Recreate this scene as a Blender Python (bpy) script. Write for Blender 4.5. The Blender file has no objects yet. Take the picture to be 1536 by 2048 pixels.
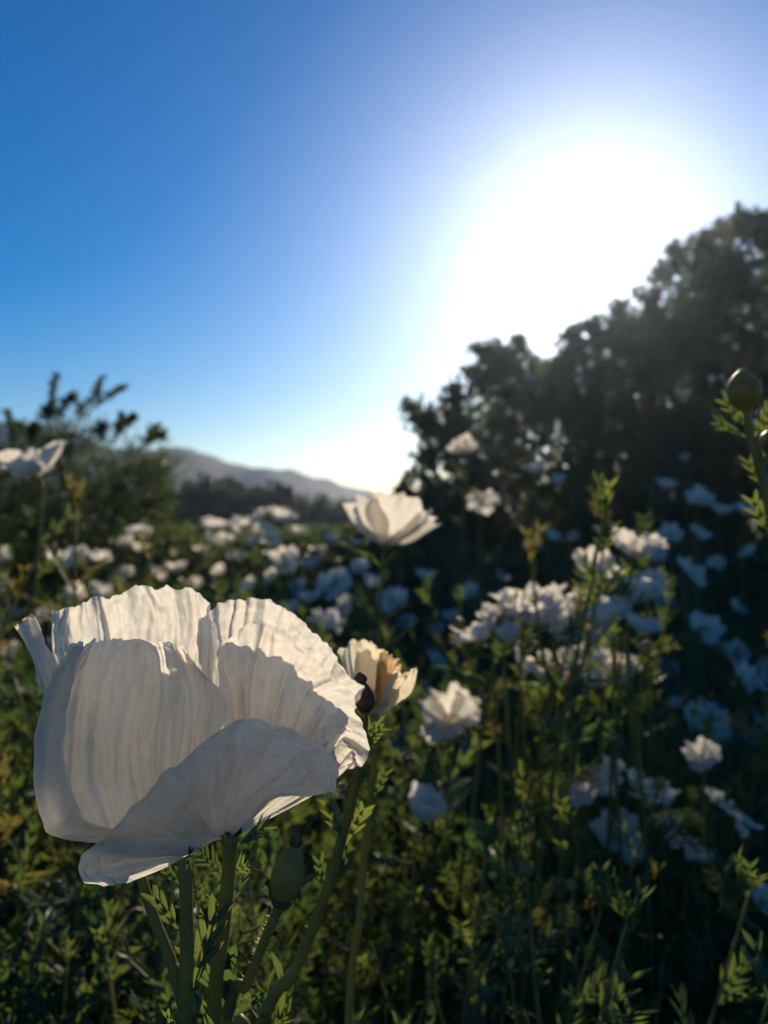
import bpy, math, random
import numpy as np
from mathutils import Vector, Matrix

# ------------------------------------------------------------------ camera, sky, sun, exposure
scene = bpy.context.scene
COL = scene.collection
F = 1607.0                      # focal length in photo pixels (1536 x 2048)
CAM_H = 1.5
HERO = 0.33                     # metres from the lens to the big bloom

cam_data = bpy.data.cameras.new('camera')
cam = bpy.data.objects.new('camera', cam_data)
COL.objects.link(cam)
cam.location = (0, 0, CAM_H)
cam.rotation_euler = (math.radians(90), 0, 0)
cam_data.sensor_fit = 'VERTICAL'
cam_data.sensor_height = 36.0
cam_data.lens = 36.0 * F / 2048.0
cam_data.clip_start = 0.02
cam_data.clip_end = 6000
cam_data.dof.use_dof = True
cam_data.dof.focus_distance = 0.315
cam_data.dof.aperture_fstop = 9.0
cam_data.dof.aperture_blades = 0
scene.camera = cam

SUN_DIR = Vector(((1180 - 768) / F, 1.0, (1024 - 470) / F)).normalized()
SUN_EL = math.asin(SUN_DIR.z)
SUN_AZ = math.atan2(SUN_DIR.x, SUN_DIR.y)

world = bpy.data.worlds.new('World')
scene.world = world
world.use_nodes = True
wn = world.node_tree
wn.nodes.clear()
w_out = wn.nodes.new('ShaderNodeOutputWorld')
w_bg = wn.nodes.new('ShaderNodeBackground')
w_sky = wn.nodes.new('ShaderNodeTexSky')
w_sky.sky_type = 'NISHITA'
w_sky.sun_disc = False
w_sky.sun_elevation = SUN_EL
w_sky.sun_rotation = SUN_AZ
w_sky.altitude = 300
w_sky.air_density = 1.0
w_sky.dust_density = 0.3
w_sky.ozone_density = 3.2
w_bg.inputs['Strength'].default_value = 0.084
w_hs = wn.nodes.new('ShaderNodeHueSaturation')
w_hs.inputs['Saturation'].default_value = 1.58
w_hs.inputs['Hue'].default_value = 0.507
wn.links.new(w_sky.outputs[0], w_hs.inputs['Color'])
wn.links.new(w_hs.outputs[0], w_bg.inputs['Color'])
wn.links.new(w_bg.outputs[0], w_out.inputs['Surface'])

sun_data = bpy.data.lights.new('sun', 'SUN')
sun_data.energy = 4.8
sun_data.angle = math.radians(0.53)
sun_data.color = (1.0, 0.86, 0.67)
sun = bpy.data.objects.new('sun', sun_data)
COL.objects.link(sun)
sun.rotation_euler = (-SUN_DIR).to_track_quat('-Z', 'Y').to_euler()
sun.location = (20, 60, 40)

scene.view_settings.view_transform = 'Standard'
scene.view_settings.look = 'None'
scene.view_settings.exposure = 0.22
scene.view_settings.gamma = 1.0
scene.render.engine = 'CYCLES'
scene.cycles.use_denoising = True
scene.cycles.max_bounces = 10
scene.cycles.diffuse_bounces = 4
scene.cycles.transmission_bounces = 8
scene.cycles.volume_bounces = 1
scene.cycles.transparent_max_bounces = 8
scene.cycles.sample_clamp_indirect = 6.0
HAZE_DENSITY = 0.00092
HAZE_ANISO = 0.815

# ------------------------------------------------------------------ helpers
rng = np.random.default_rng(7)
random.seed(7)


def P(px, py, d):
    """World point on the line of photo pixel (px, py) at depth d."""
    return np.array(((px - 768.0) / F * d, d, CAM_H + (1024.0 - py) / F * d))


def mesh_obj(name, V, faces, mat, parent=None, uv=None, smooth=True, link=True):
    """faces: list of int arrays (n,k), one array per polygon size."""
    me = bpy.data.meshes.new(name)
    V = np.asarray(V, dtype=np.float32).reshape(-1, 3)
    if not isinstance(faces, (list, tuple)):
        faces = [faces]
    faces = [np.asarray(f, dtype=np.int32) for f in faces if len(f)]
    me.vertices.add(len(V))
    me.vertices.foreach_set('co', V.ravel())
    loops = np.concatenate([f.ravel() for f in faces])
    tot = np.concatenate([np.full(len(f), f.shape[1], np.int32) for f in faces])
    start = np.concatenate([[0], np.cumsum(tot)[:-1]]).astype(np.int32)
    me.loops.add(len(loops))
    me.loops.foreach_set('vertex_index', loops)
    me.polygons.add(len(tot))
    me.polygons.foreach_set('loop_start', start)
    me.polygons.foreach_set('loop_total', tot)
    me.polygons.foreach_set('use_smooth', np.full(len(tot), smooth))
    if uv is not None:
        lay = me.uv_layers.new(name='UVMap')
        lay.data.foreach_set('uv', np.asarray(uv, np.float32)[loops].ravel())
    me.update(calc_edges=True)
    me.validate()
    if mat is not None:
        me.materials.append(mat)
    o = bpy.data.objects.new(name, me)
    if parent is not None:
        o.parent = parent
    if link:
        COL.objects.link(o)
    return o


def thing(name, label, cat, loc=(0, 0, 0), group=None):
    o = bpy.data.objects.new(name, None)
    o.empty_display_size = 0.05
    COL.objects.link(o)
    o.location = loc
    o['label'] = label
    o['category'] = cat
    if group:
        o['group'] = group
    return o


def put(o, name_parent):
    """Parent a mesh built in world coordinates under a thing without moving it."""
    o.parent = name_parent
    o.matrix_parent_inverse = Matrix.Translation(name_parent.location).inverted()
    return o


class Geo:
    """Collects vertices with triangles and quads."""
    def __init__(self):
        self.V, self.T, self.Q, self.n = [], [], [], 0

    def add(self, V, T=None, Q=None):
        V = np.asarray(V, float).reshape(-1, 3)
        if T is not None and len(T):
            self.T.append(np.asarray(T) + self.n)
        if Q is not None and len(Q):
            self.Q.append(np.asarray(Q) + self.n)
        self.V.append(V)
        self.n += len(V)

    def arrays(self):
        V = np.concatenate(self.V)
        T = np.concatenate(self.T) if self.T else np.zeros((0, 3), int)
        Q = np.concatenate(self.Q) if self.Q else np.zeros((0, 4), int)
        return V, T, Q

    def obj(self, name, mat, parent=None, smooth=True, link=True):
        V, T, Q = self.arrays()
        return mesh_obj(name, V, [T, Q], mat, parent, smooth=smooth, link=link)


def catmull(pts, n):
    """Smooth curve through pts (k,dim), n samples."""
    pts = np.asarray(pts, float)
    k = len(pts)
    ext = np.concatenate([[2 * pts[0] - pts[1]], pts, [2 * pts[-1] - pts[-2]]])
    s = np.linspace(0, k - 1, n)
    i = np.minimum(s.astype(int), k - 2)
    f = (s - i)[:, None]
    a, b, c, d = ext[i], ext[i + 1], ext[i + 2], ext[i + 3]
    return 0.5 * (2 * b + (c - a) * f + (2 * a - 5 * b + 4 * c - d) * f ** 2 + (3 * b - a - 3 * c + d) * f ** 3)


def resample(pts, n):
    pts = np.asarray(pts, float)
    fine = catmull(pts, 200)
    seg = np.r_[0, np.cumsum(np.linalg.norm(np.diff(fine[:, :2], axis=0), axis=1))]
    t = np.linspace(0, seg[-1], n)
    return np.stack([np.interp(t, seg, fine[:, j]) for j in range(fine.shape[1])], 1)


def tube(path, radii, sides=6, cap=True):
    path = np.asarray(path, float)
    n = len(path)
    radii = np.interp(np.linspace(0, 1, n), np.linspace(0, 1, len(radii)), radii)
    tan = np.gradient(path, axis=0)
    tan /= np.linalg.norm(tan, axis=1)[:, None] + 1e-12
    ref = np.array((0.31, 0.95, 0.05))
    if abs(np.dot(tan[n // 2], ref)) > 0.9:
        ref = np.array((1.0, 0.0, 0.1))
    a = np.cross(tan, ref)
    a /= np.linalg.norm(a, axis=1)[:, None] + 1e-12
    b = np.cross(tan, a)
    ang = np.linspace(0, 2 * np.pi, sides, endpoint=False)
    V = path[:, None, :] + radii[:, None, None] * (np.cos(ang)[None, :, None] * a[:, None, :] + np.sin(ang)[None, :, None] * b[:, None, :])
    V = V.reshape(-1, 3)
    i = np.arange(n - 1)[:, None] * sides
    j = np.arange(sides)[None, :]
    j2 = (j + 1) % sides
    Q = np.stack([i + j, i + j2, i + sides + j2, i + sides + j], -1).reshape(-1, 4)
    T = None
    if cap:
        V = np.concatenate([V, path[-1:] + tan[-1:] * radii[-1]])
        base = (n - 1) * sides
        T = np.stack([base + j[0], base + j2[0], np.full(sides, n * sides)], -1)
    return V, T, Q


def vnoise(x, y, seed=0):
    """Smooth 2-D value noise in -1..1."""
    x = np.asarray(x, float); y = np.asarray(y, float)
    xi = np.floor(x).astype(np.int64); yi = np.floor(y).astype(np.int64)
    fx = x - xi; fy = y - yi
    fx = fx * fx * (3 - 2 * fx); fy = fy * fy * (3 - 2 * fy)

    def h(a, b):
        v = (a * 374761393 + b * 668265263 + seed * 1442695041) & 0x7fffffff
        v = ((v ^ (v >> 13)) * 1274126177) & 0x7fffffff
        v = v ^ (v >> 16)
        return (v & 0xffff) / 32767.5 - 1.0
    return (h(xi, yi) * (1 - fx) + h(xi + 1, yi) * fx) * (1 - fy) + (h(xi, yi + 1) * (1 - fx) + h(xi + 1, yi + 1) * fx) * fy


# ------------------------------------------------------------------ materials
def new_mat(name):
    m = bpy.data.materials.new(name)
    m.use_nodes = True
    nt = m.node_tree
    nt.nodes.clear()
    out = nt.nodes.new('ShaderNodeOutputMaterial')
    return m, nt, out


def node(nt, kind, **kw):
    n = nt.nodes.new(kind)
    for k, v in kw.items():
        if k in n.inputs:
            n.inputs[k].default_value = v
        else:
            setattr(n, k, v)
    return n


def ramp(nt, stops):
    r = nt.nodes.new('ShaderNodeValToRGB')
    e = r.color_ramp.elements
    e[0].position, e[0].color = stops[0][0], (*stops[0][1], 1)
    e[1].position, e[1].color = stops[-1][0], (*stops[-1][1], 1)
    for p, c in stops[1:-1]:
        x = e.new(p)
        x.color = (*c, 1)
    return r


def solid_mat(name, c1, c2, scale, rough=0.8, bump=0.0, bscale=None):
    m, nt, out = new_mat(name)
    tc = nt.nodes.new('ShaderNodeTexCoord')
    no = node(nt, 'ShaderNodeTexNoise', Scale=scale, Detail=5.0)
    nt.links.new(tc.outputs['Object'], no.inputs['Vector'])
    r = ramp(nt, [(0.3, c1), (0.7, c2)])
    nt.links.new(no.outputs['Fac'], r.inputs['Fac'])
    b = node(nt, 'ShaderNodeBsdfPrincipled', Roughness=rough)
    b.inputs['Specular IOR Level'].default_value = 0.25
    nt.links.new(r.outputs['Color'], b.inputs['Base Color'])
    if bump:
        n2 = node(nt, 'ShaderNodeTexNoise', Scale=bscale or scale * 4, Detail=4.0)
        nt.links.new(tc.outputs['Object'], n2.inputs['Vector'])
        bp = node(nt, 'ShaderNodeBump', Strength=bump, Distance=0.01)
        nt.links.new(n2.outputs['Fac'], bp.inputs['Height'])
        nt.links.new(bp.outputs['Normal'], b.inputs['Normal'])
    nt.links.new(b.outputs[0], out.inputs['Surface'])
    return m


def leaf_mat(name, c1, c2, t1, t2, trans=0.5, scale=9.0, rough=0.45):
    """Diffuse + translucent + slight gloss; colours vary over the plant and by object."""
    m, nt, out = new_mat(name)
    tc = nt.nodes.new('ShaderNodeTexCoord')
    geo = nt.nodes.new('ShaderNodeNewGeometry')
    no = node(nt, 'ShaderNodeTexNoise', Scale=scale, Detail=3.0)
    nt.links.new(geo.outputs['Position'], no.inputs['Vector'])
    oi = nt.nodes.new('ShaderNodeObjectInfo')
    add = node(nt, 'ShaderNodeMath', operation='ADD')
    sub = node(nt, 'ShaderNodeMath', operation='MULTIPLY')
    sub.inputs[1].default_value = 0.3
    nt.links.new(oi.outputs['Random'], sub.inputs[0])
    nt.links.new(no.outputs['Fac'], add.inputs[0])
    nt.links.new(sub.outputs[0], add.inputs[1])
    r1 = ramp(nt, [(0.4, c1), (0.85, c2)])
    r2 = ramp(nt, [(0.4, t1), (0.85, t2)])
    nt.links.new(add.outputs[0], r1.inputs['Fac'])
    nt.links.new(add.outputs[0], r2.inputs['Fac'])
    d = node(nt, 'ShaderNodeBsdfPrincipled', Roughness=rough)
    d.inputs['Specular IOR Level'].default_value = 0.3
    t = nt.nodes.new('ShaderNodeBsdfTranslucent')
    nt.links.new(r1.outputs[0], d.inputs['Base Color'])
    nt.links.new(r2.outputs[0], t.inputs['Color'])
    mx = node(nt, 'ShaderNodeMixShader', Fac=trans)
    nt.links.new(d.outputs[0], mx.inputs[1])
    nt.links.new(t.outputs[0], mx.inputs[2])
    nt.links.new(mx.outputs[0], out.inputs['Surface'])
    return m


def petal_mat(name, refl, thin, thick, trans=0.55, blotch=None):
    """Crepe petal: fine lengthwise veins, with pleat shade put into the translucent colour (UV.x across, UV.y from base to rim)."""
    m, nt, out = new_mat(name)
    uv = nt.nodes.new('ShaderNodeUVMap')
    mp = node(nt, 'ShaderNodeMapping')
    mp.inputs['Scale'].default_value = (46, 2.6, 1)
    nt.links.new(uv.outputs[0], mp.inputs['Vector'])
    veins = node(nt, 'ShaderNodeTexNoise', Scale=1.0, Detail=4.0, Roughness=0.6)
    nt.links.new(mp.outputs[0], veins.inputs['Vector'])
    mp2 = node(nt, 'ShaderNodeMapping')
    mp2.inputs['Scale'].default_value = (22, 17, 1)
    nt.links.new(uv.outputs[0], mp2.inputs['Vector'])
    crepe = node(nt, 'ShaderNodeTexNoise', Scale=1.0, Detail=6.0, Roughness=0.65, Distortion=0.8)
    nt.links.new(mp2.outputs[0], crepe.inputs['Vector'])
    mixh = node(nt, 'ShaderNodeMath', operation='ADD')
    nt.links.new(veins.outputs['Fac'], mixh.inputs[0])
    nt.links.new(crepe.outputs['Fac'], mixh.inputs[1])
    bump = node(nt, 'ShaderNodeBump', Strength=0.32, Distance=0.0010)
    nt.links.new(mixh.outputs[0], bump.inputs['Height'])
    mp3 = node(nt, 'ShaderNodeMapping')
    mp3.inputs['Scale'].default_value = (15, 1.1, 1)
    nt.links.new(uv.outputs[0], mp3.inputs['Vector'])
    ribs = node(nt, 'ShaderNodeTexNoise', Scale=1.0, Detail=3.0, Roughness=0.55, Distortion=0.3)  # broad streaks standing in for shade along the pleats
    nt.links.new(mp3.outputs[0], ribs.inputs['Vector'])
    mix2 = node(nt, 'ShaderNodeMath', operation='ADD')
    nt.links.new(mixh.outputs[0], mix2.inputs[0])
    nt.links.new(ribs.outputs['Fac'], mix2.inputs[1])
    half = node(nt, 'ShaderNodeMath', operation='MULTIPLY')
    half.inputs[1].default_value = 0.3333
    nt.links.new(mix2.outputs[0], half.inputs[0])
    r = ramp(nt, [(0.38, thick), (0.54, thin)])  # darker end tints the veins and carries the painted pleat shade
    nt.links.new(half.outputs[0], r.inputs['Fac'])
    col_t = r.outputs['Color']
    d = node(nt, 'ShaderNodeBsdfPrincipled', Roughness=0.55)
    d.inputs['Specular IOR Level'].default_value = 0.2
    d.inputs['Base Color'].default_value = (*refl, 1)
    if blotch:
        geo = nt.nodes.new('ShaderNodeTexCoord')
        bn = node(nt, 'ShaderNodeTexNoise', Scale=42.0, Detail=4.0)
        nt.links.new(geo.outputs['Object'], bn.inputs['Vector'])
        br = ramp(nt, [(0.46, (0, 0, 0)), (0.62, (1, 1, 1))])
        nt.links.new(bn.outputs['Fac'], br.inputs['Fac'])
        mA = node(nt, 'ShaderNodeMixRGB', Color2=(*blotch, 1))
        mB = node(nt, 'ShaderNodeMixRGB', Color1=(*refl, 1), Color2=(*blotch, 1))
        nt.links.new(br.outputs[0], mA.inputs['Fac'])
        nt.links.new(br.outputs[0], mB.inputs['Fac'])
        nt.links.new(col_t, mA.inputs['Color1'])
        col_t = mA.outputs[0]
        nt.links.new(mB.outputs[0], d.inputs['Base Color'])
    t = nt.nodes.new('ShaderNodeBsdfTranslucent')
    nt.links.new(col_t, t.inputs['Color'])
    nt.links.new(bump.outputs[0], d.inputs['Normal'])
    nt.links.new(bump.outputs[0], t.inputs['Normal'])
    mx = node(nt, 'ShaderNodeMixShader', Fac=trans)
    nt.links.new(d.outputs[0], mx.inputs[1])
    nt.links.new(t.outputs[0], mx.inputs[2])
    nt.links.new(mx.outputs[0], out.inputs['Surface'])
    return m


M_PETAL = petal_mat('petal_white', (0.77, 0.74, 0.68), (0.95, 0.88, 0.74), (0.72, 0.62, 0.46), 0.56)
M_WILT = petal_mat('petal_wilting', (0.80, 0.76, 0.66), (0.92, 0.82, 0.58), (0.72, 0.58, 0.34), 0.6)
M_WILT_B = petal_mat('petal_browned', (0.55, 0.40, 0.22), (0.85, 0.62, 0.32), (0.50, 0.30, 0.12), 0.55, (0.35, 0.20, 0.09))
M_STEM = leaf_mat('stem_green', (0.15, 0.155, 0.05), (0.21, 0.20, 0.07), (0.28, 0.30, 0.06), (0.4, 0.38, 0.08), 0.3, 40)
M_LEAF = leaf_mat('poppy_leaf', (0.035, 0.066, 0.042), (0.07, 0.105, 0.058), (0.07, 0.14, 0.03), (0.28, 0.33, 0.05), 0.42, 9)
M_DRY = leaf_mat('poppy_leaf_drying', (0.085, 0.085, 0.035), (0.13, 0.11, 0.045), (0.20, 0.18, 0.035), (0.34, 0.27, 0.055), 0.42, 9)
M_BUD = leaf_mat('bud_green', (0.24, 0.19, 0.07), (0.34, 0.26, 0.10), (0.35, 0.30, 0.08), (0.5, 0.4, 0.12), 0.32, 120)
M_BROWN = solid_mat('bud_collar_brown', (0.06, 0.035, 0.02), (0.13, 0.08, 0.04), 300)
M_HAIR = leaf_mat('bristle_pale', (0.35, 0.33, 0.16), (0.4, 0.38, 0.2), (0.5, 0.48, 0.2), (0.6, 0.55, 0.25), 0.5, 50)
M_STAMEN = leaf_mat('stamen_yellow', (0.62, 0.30, 0.03), (0.75, 0.42, 0.05), (0.6, 0.28, 0.02), (0.7, 0.4, 0.04), 0.35, 60)
M_OAK = leaf_mat('oak_leaf', (0.042, 0.058, 0.036), (0.085, 0.10, 0.06), (0.11, 0.15, 0.04), (0.2, 0.23, 0.06), 0.4, 1.5)
M_SHRUB = leaf_mat('shrub_leaf', (0.03, 0.05, 0.022), (0.055, 0.08, 0.035), (0.08, 0.12, 0.03), (0.14, 0.18, 0.05), 0.4, 3)
M_FAR = leaf_mat('distant_leaf', (0.02, 0.035, 0.015), (0.04, 0.06, 0.025), (0.05, 0.07, 0.02), (0.09, 0.11, 0.03), 0.3, 0.4)
M_BARK = solid_mat('bark', (0.05, 0.035, 0.025), (0.11, 0.085, 0.06), 14, 0.9, 0.6, 40)
M_SOIL = solid_mat('dry_soil', (0.045, 0.035, 0.022), (0.10, 0.08, 0.05), 6, 0.95, 0.5, 30)
M_HILL = solid_mat('chaparral_slope', (0.03, 0.035, 0.022), (0.085, 0.078, 0.055), 0.16, 0.95, 0.8, 0.9)

# ------------------------------------------------------------------ ground, hills, haze
def ground_z(x, y):
    r = np.hypot(x, y)
    return 0.05 * vnoise(x * 0.35, y * 0.35, 3) + np.clip((r - 20) / 200, 0, 1) * 0.8 * vnoise(x * 0.02, y * 0.02, 5)


def grid_faces(nr, nc):
    i = np.arange(nr - 1)[:, None] * nc
    j = np.arange(nc - 1)[None, :]
    return np.stack([i + j, i + j + 1, i + nc + j + 1, i + nc + j], -1).reshape(-1, 4)


ax = np.sign(np.linspace(-1, 1, 161)) * (np.abs(np.linspace(-1, 1, 161)) ** 3.0) * 345
GX, GY = np.meshgrid(ax, ax)
ground = mesh_obj('ground', np.stack([GX, GY, ground_z(GX, GY)], -1), grid_faces(161, 161), M_SOIL)
ground['kind'] = 'structure'

# ridge line of the hills, in photo pixels, at 190 m; continued past both sides of the frame
RIDGE = np.array([(-2600, 930), (-1700, 900), (-900, 880), (-500, 862), (-250, 845), (-100, 842), (0, 848), (90, 850), (180, 880), (250, 908),
                  (310, 905), (375, 902), (415, 912), (445, 926), (500, 941), (555, 936), (590, 943), (640, 958), (690, 974), (735, 989), (790, 996),
                  (900, 990), (1100, 965), (1400, 940), (1800, 930), (2600, 915), (3600, 905), (5200, 925)], float)
npx = 620
hx = np.linspace(-2600, 5200, npx)
hy = np.interp(hx, RIDGE[:, 0], RIDGE[:, 1])
ker = np.ones(5) / 5
hy[2:-2] = np.convolve(hy, ker, 'valid')
rows = []
for k, s in enumerate(np.linspace(0, 1, 26)):
    depth = 120 + 82 * s if s < 0.85 else 190 + (s - 0.85) / 0.15 * 60
    f = min(s / 0.85, 1.0)
    prof = (f * f * (3 - 2 * f)) ** 0.85 if s <= 0.85 else max(0.0, 1 - (s - 0.85) / 0.15) ** 0.7
    ridge_h = (1024 - hy) / F * 190 + CAM_H
    X = (hx - 768) / F * 190
    gully = vnoise(X * 0.06 + 0.6 * vnoise(X * 0.03, np.full(npx, s * 4), 9), np.full(npx, s * 2.0), 11)
    Z = ridge_h * prof + gully * 2.2 * math.sin(math.pi * min(1, f)) * (s <= 0.85) + vnoise(X * 0.8, np.full(npx, depth * 0.8), 12) * 0.45 * prof + vnoise(X * 0.28, np.full(npx, depth * 0.3), 13) * 0.8 * prof
    rows.append(np.stack([X, np.full(npx, depth), Z - 1.6 * (prof < 0.02)], -1))
hills = mesh_obj('hills', np.concatenate(rows), grid_faces(26, npx), M_HILL)
hills['kind'] = 'structure'

m, nt, out = new_mat('haze_air')
pv = nt.nodes.new('ShaderNodeVolumePrincipled')
pv.inputs['Color'].default_value = (0.64, 0.76, 1.0, 1)
pv.inputs['Density'].default_value = HAZE_DENSITY
pv.inputs['Anisotropy'].default_value = HAZE_ANISO
nt.links.new(pv.outputs[0], out.inputs['Volume'])
M_HAZE = m
hb = np.array([(x, y, z) for z in (-4, 27.5) for y in (-360, 360) for x in (-480, 600)], float)
haze = mesh_obj('haze', hb, np.array([(0, 2, 3, 1), (4, 5, 7, 6), (0, 1, 5, 4), (2, 6, 7, 3), (0, 4, 6, 2), (1, 3, 7, 5)]), M_HAZE, smooth=False)
haze['kind'] = 'stuff'

# ------------------------------------------------------------------ trees and shrubs
def rand_frames(n, up_bias=0.0):
    """n random orthonormal frames (rows: a, b, normal)."""
    nrm = rng.normal(size=(n, 3))
    nrm[:, 2] += up_bias
    nrm /= np.linalg.norm(nrm, axis=1)[:, None]
    a = np.cross(nrm, rng.normal(size=(n, 3)))
    a /= np.linalg.norm(a, axis=1)[:, None] + 1e-9
    b = np.cross(nrm, a)
    return a, b, nrm


def leaf_cloud(C, size, aspect=0.5, up=0.3):
    """A folded four-triangle leaf at every point of C."""
    n = len(C)
    a, b, nr = rand_frames(n, up)
    L = (size * rng.uniform(0.6, 1.35, n))[:, None]
    W = L * aspect * 0.5
    fold = L * 0.12
    V = np.stack([C - a * L * 0.5, C + b * W + nr * fold, C + a * L * 0.5, C - b * W + nr * fold], 1).reshape(-1, 3)
    i = np.arange(n)[:, None] * 4
    T = np.concatenate([i + np.array([[0, 1, 2]]), i + np.array([[0, 2, 3]])])
    return V, T


def clumps(centers, radii, per, squash=0.8):
    """Points gathered towards the shell of each clump."""
    out = []
    for c, r, n in zip(centers, radii, per):
        d = rng.normal(size=(n, 3))
        d /= np.linalg.norm(d, axis=1)[:, None]
        rad = r * rng.uniform(0.25, 1.0, n) ** 0.6
        out.append(c + d * rad[:, None] * np.array((1, 1, squash)))
    return np.concatenate(out)


def in_poly(px, py, poly):
    poly = np.asarray(poly, float)
    inside = np.zeros(len(px), bool)
    j = len(poly) - 1
    for i in range(len(poly)):
        xi, yi = poly[i]; xj, yj = poly[j]
        c = ((yi > py) != (yj > py)) & (px < (xj - xi) * (py - yi) / (yj - yi + 1e-9) + xi)
        inside ^= c
        j = i
    return inside


def crown_points(poly, depth, thick, n, jitter=0.0):
    """Clump centres inside a crown whose outline is given in photo pixels for the depth of its middle."""
    poly = np.asarray(poly, float)
    lo, hi = poly.min(0), poly.max(0)
    pts = []
    while len(pts) < n:
        q = rng.uniform(lo, hi, size=(n, 2))
        q = q[in_poly(q[:, 0], q[:, 1], poly)]
        pts.extend(q.tolist())
    q = np.array(pts[:n])
    # crown gets thinner towards its outline
    edge = np.full(n, 1e9)
    for i in range(len(poly)):
        a, b = poly[i], poly[(i + 1) % len(poly)]
        ab = b - a
        t = np.clip(((q - a) @ ab) / (ab @ ab + 1e-9), 0, 1)
        edge = np.minimum(edge, np.linalg.norm(q - (a + t[:, None] * ab), axis=1))
    e = edge / F * depth
    half = np.minimum(thick * 0.5, np.sqrt(np.maximum(e, 0.02) * thick))
    dy = rng.uniform(-1, 1, n) * half
    X = (q[:, 0] - 768) / F * depth
    Z = CAM_H + (1024 - q[:, 1]) / F * depth
    return np.stack([X, depth + dy, Z], -1), e


def limb_tree(g, base, tips, r0, sides=7):
    """Trunk that forks into limbs running to each tip."""
    base = np.asarray(base, float)
    fork = base + np.array((0.0, 0.0, 0.30)) * (np.mean([t[2] for t in tips]) - base[2])
    V, T, Q = tube(catmull([base - (0, 0, 0.1), base + (fork - base) * 0.5 + (0.05, 0.03, 0), fork], 8), [r0 * 1.3, r0, r0 * 0.8], sides)
    g.add(V, T, Q)
    for t in tips:
        t = np.asarray(t, float)
        mid = fork * 0.5 + t * 0.5 + rng.normal(size=3) * 0.12 * np.linalg.norm(t - fork) * np.array((1, 1, 0.4)) + (0, 0, 0.1)
        V, T, Q = tube(catmull([fork - (0, 0, 0.1), fork * 0.7 + mid * 0.3, mid, t], 10), [r0 * 0.6, r0 * 0.4, r0 * 0.2, r0 * 0.06], 5)
        g.add(V, T, Q)


def outline_sprays(poly_pts, depth, n_leaf, length, size):
    """Twigs with leaves that break the outline of a crown, pointing outwards and up."""
    pts = []
    for (px, py), (dx, dy) in poly_pts:
        p = P(px, py, depth + rng.normal() * 0.35)
        d = np.array((dx, rng.normal() * 0.4, dy), float)
        d /= np.linalg.norm(d)
        t = rng.uniform(-0.6, 1, n_leaf) * length
        w = (1.15 - np.clip(t / length, 0, 1)) * length * 0.17
        pts.append(p + d * t[:, None] + rng.normal(size=(n_leaf, 3)) * w[:, None])
    return np.concatenate(pts)


# the big evergreen oak on the right: the sun stands just over its sloping crown
OAK = [(820, 1180), (850, 1060), (880, 985), (860, 920), (880, 890), (870, 850), (900, 815), (935, 800), (955, 755), (985, 725), (1030, 735), (1075, 745),
       (1120, 735), (1160, 690), (1205, 680), (1245, 640), (1300, 620), (1345, 555), (1400, 510), (1460, 490), (1540, 470), (1640, 440), (1760, 430),
       (1900, 470), (2020, 560), (2090, 700), (2110, 880), (2080, 1040), (1980, 1180)]
OD = 8.0
cen, e = crown_points(OAK, OD, 3.4, 1900)
keep = (e > 0.22) | (rng.random(len(cen)) < 0.5)
cen, e = cen[keep], e[keep]
pts = clumps(cen, rng.uniform(0.14, 0.42, len(cen)) * np.clip(0.5 + e, 0.5, 1), np.full(len(cen), 74))
edge_pts = []
for i in range(1, len(OAK) - 1):
    a, b = np.array(OAK[i]), np.array(OAK[i + 1])
    for k in range(max(1, int(np.linalg.norm(b - a) / 15))):
        q = a + (b - a) * rng.random()
        nd = np.array((-(b - a)[1], (b - a)[0]), float)
        nd = nd / (np.linalg.norm(nd) + 1e-9)
        if nd[1] > 0 and i < 22:
            nd = -nd
        edge_pts.append(((q[0], q[1] + 6), (-0.35 + rng.normal() * 0.3, 0.8 + rng.normal() * 0.2)))
pts2 = outline_sprays(edge_pts, OD, 34, 0.27, 0.05)
# named bumps of the outline seen against the sky
bumps = [(835, 815, .12), (850, 835, .10), (852, 905, .10), (975, 695, .10), (1000, 705, .09), (1040, 680, .07), (965, 745, .10), (915, 785, .11), (1150, 668, .09), (1190, 650, .09),
         (1240, 615, .08), (1300, 600, .10), (1330, 535, .10), (1355, 500, .09), (1410, 475, .12), (1450, 455, .11), (1490, 440, .12), (1520, 450, .12), (1105, 722, .08)]
cb = np.array([P(x, y + 12, OD + rng.normal() * 0.3) for x, y, r in bumps])
pts3 = []
for c, (x, y, r) in zip(cb, bumps):                     # twiggy tufts, not balls
    for k in range(7):
        d = np.array((rng.normal() * 0.8 - 0.25, rng.normal() * 0.8, abs(rng.normal()) + 0.15)); d /= np.linalg.norm(d)
        t = rng.uniform(-0.5, 1.3, 34)
        pts3.append(c + d * (t * r * 1.3)[:, None] + rng.normal(size=(34, 3)) * r * 0.24)
    pts3.append(c - (0, 0, r * 0.8) + rng.normal(size=(60, 3)) * r * 0.6)
pts3 = np.concatenate(pts3)
oak = thing('oak_tree', 'tall dense dark evergreen oak on the slope under the sun', 'tree', (2.6, OD, 0))
V, T = leaf_cloud(np.concatenate([pts, pts2, pts3]), 0.078, 0.55)
put(mesh_obj('crown', V, [T], M_OAK, smooth=False), oak)
g = Geo()
tips = [P(x, y, OD + dz) for x, y, dz in [(900, 860, 0), (990, 760, .3), (1150, 740, -.3), (1250, 680, .5), (1350, 600, -.4), (1450, 540, .3), (1560, 520, 0), (1700, 500, .6), (1850, 560, -.3), (1950, 760, .2), (1000, 950, -.6), (1200, 850, -.9), (1450, 800, -1.0), (1300, 960, .8)]]
limb_tree(g, (2.6, OD, 0), tips, 0.16)
put(g.obj('trunk', M_BARK), oak)

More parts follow.
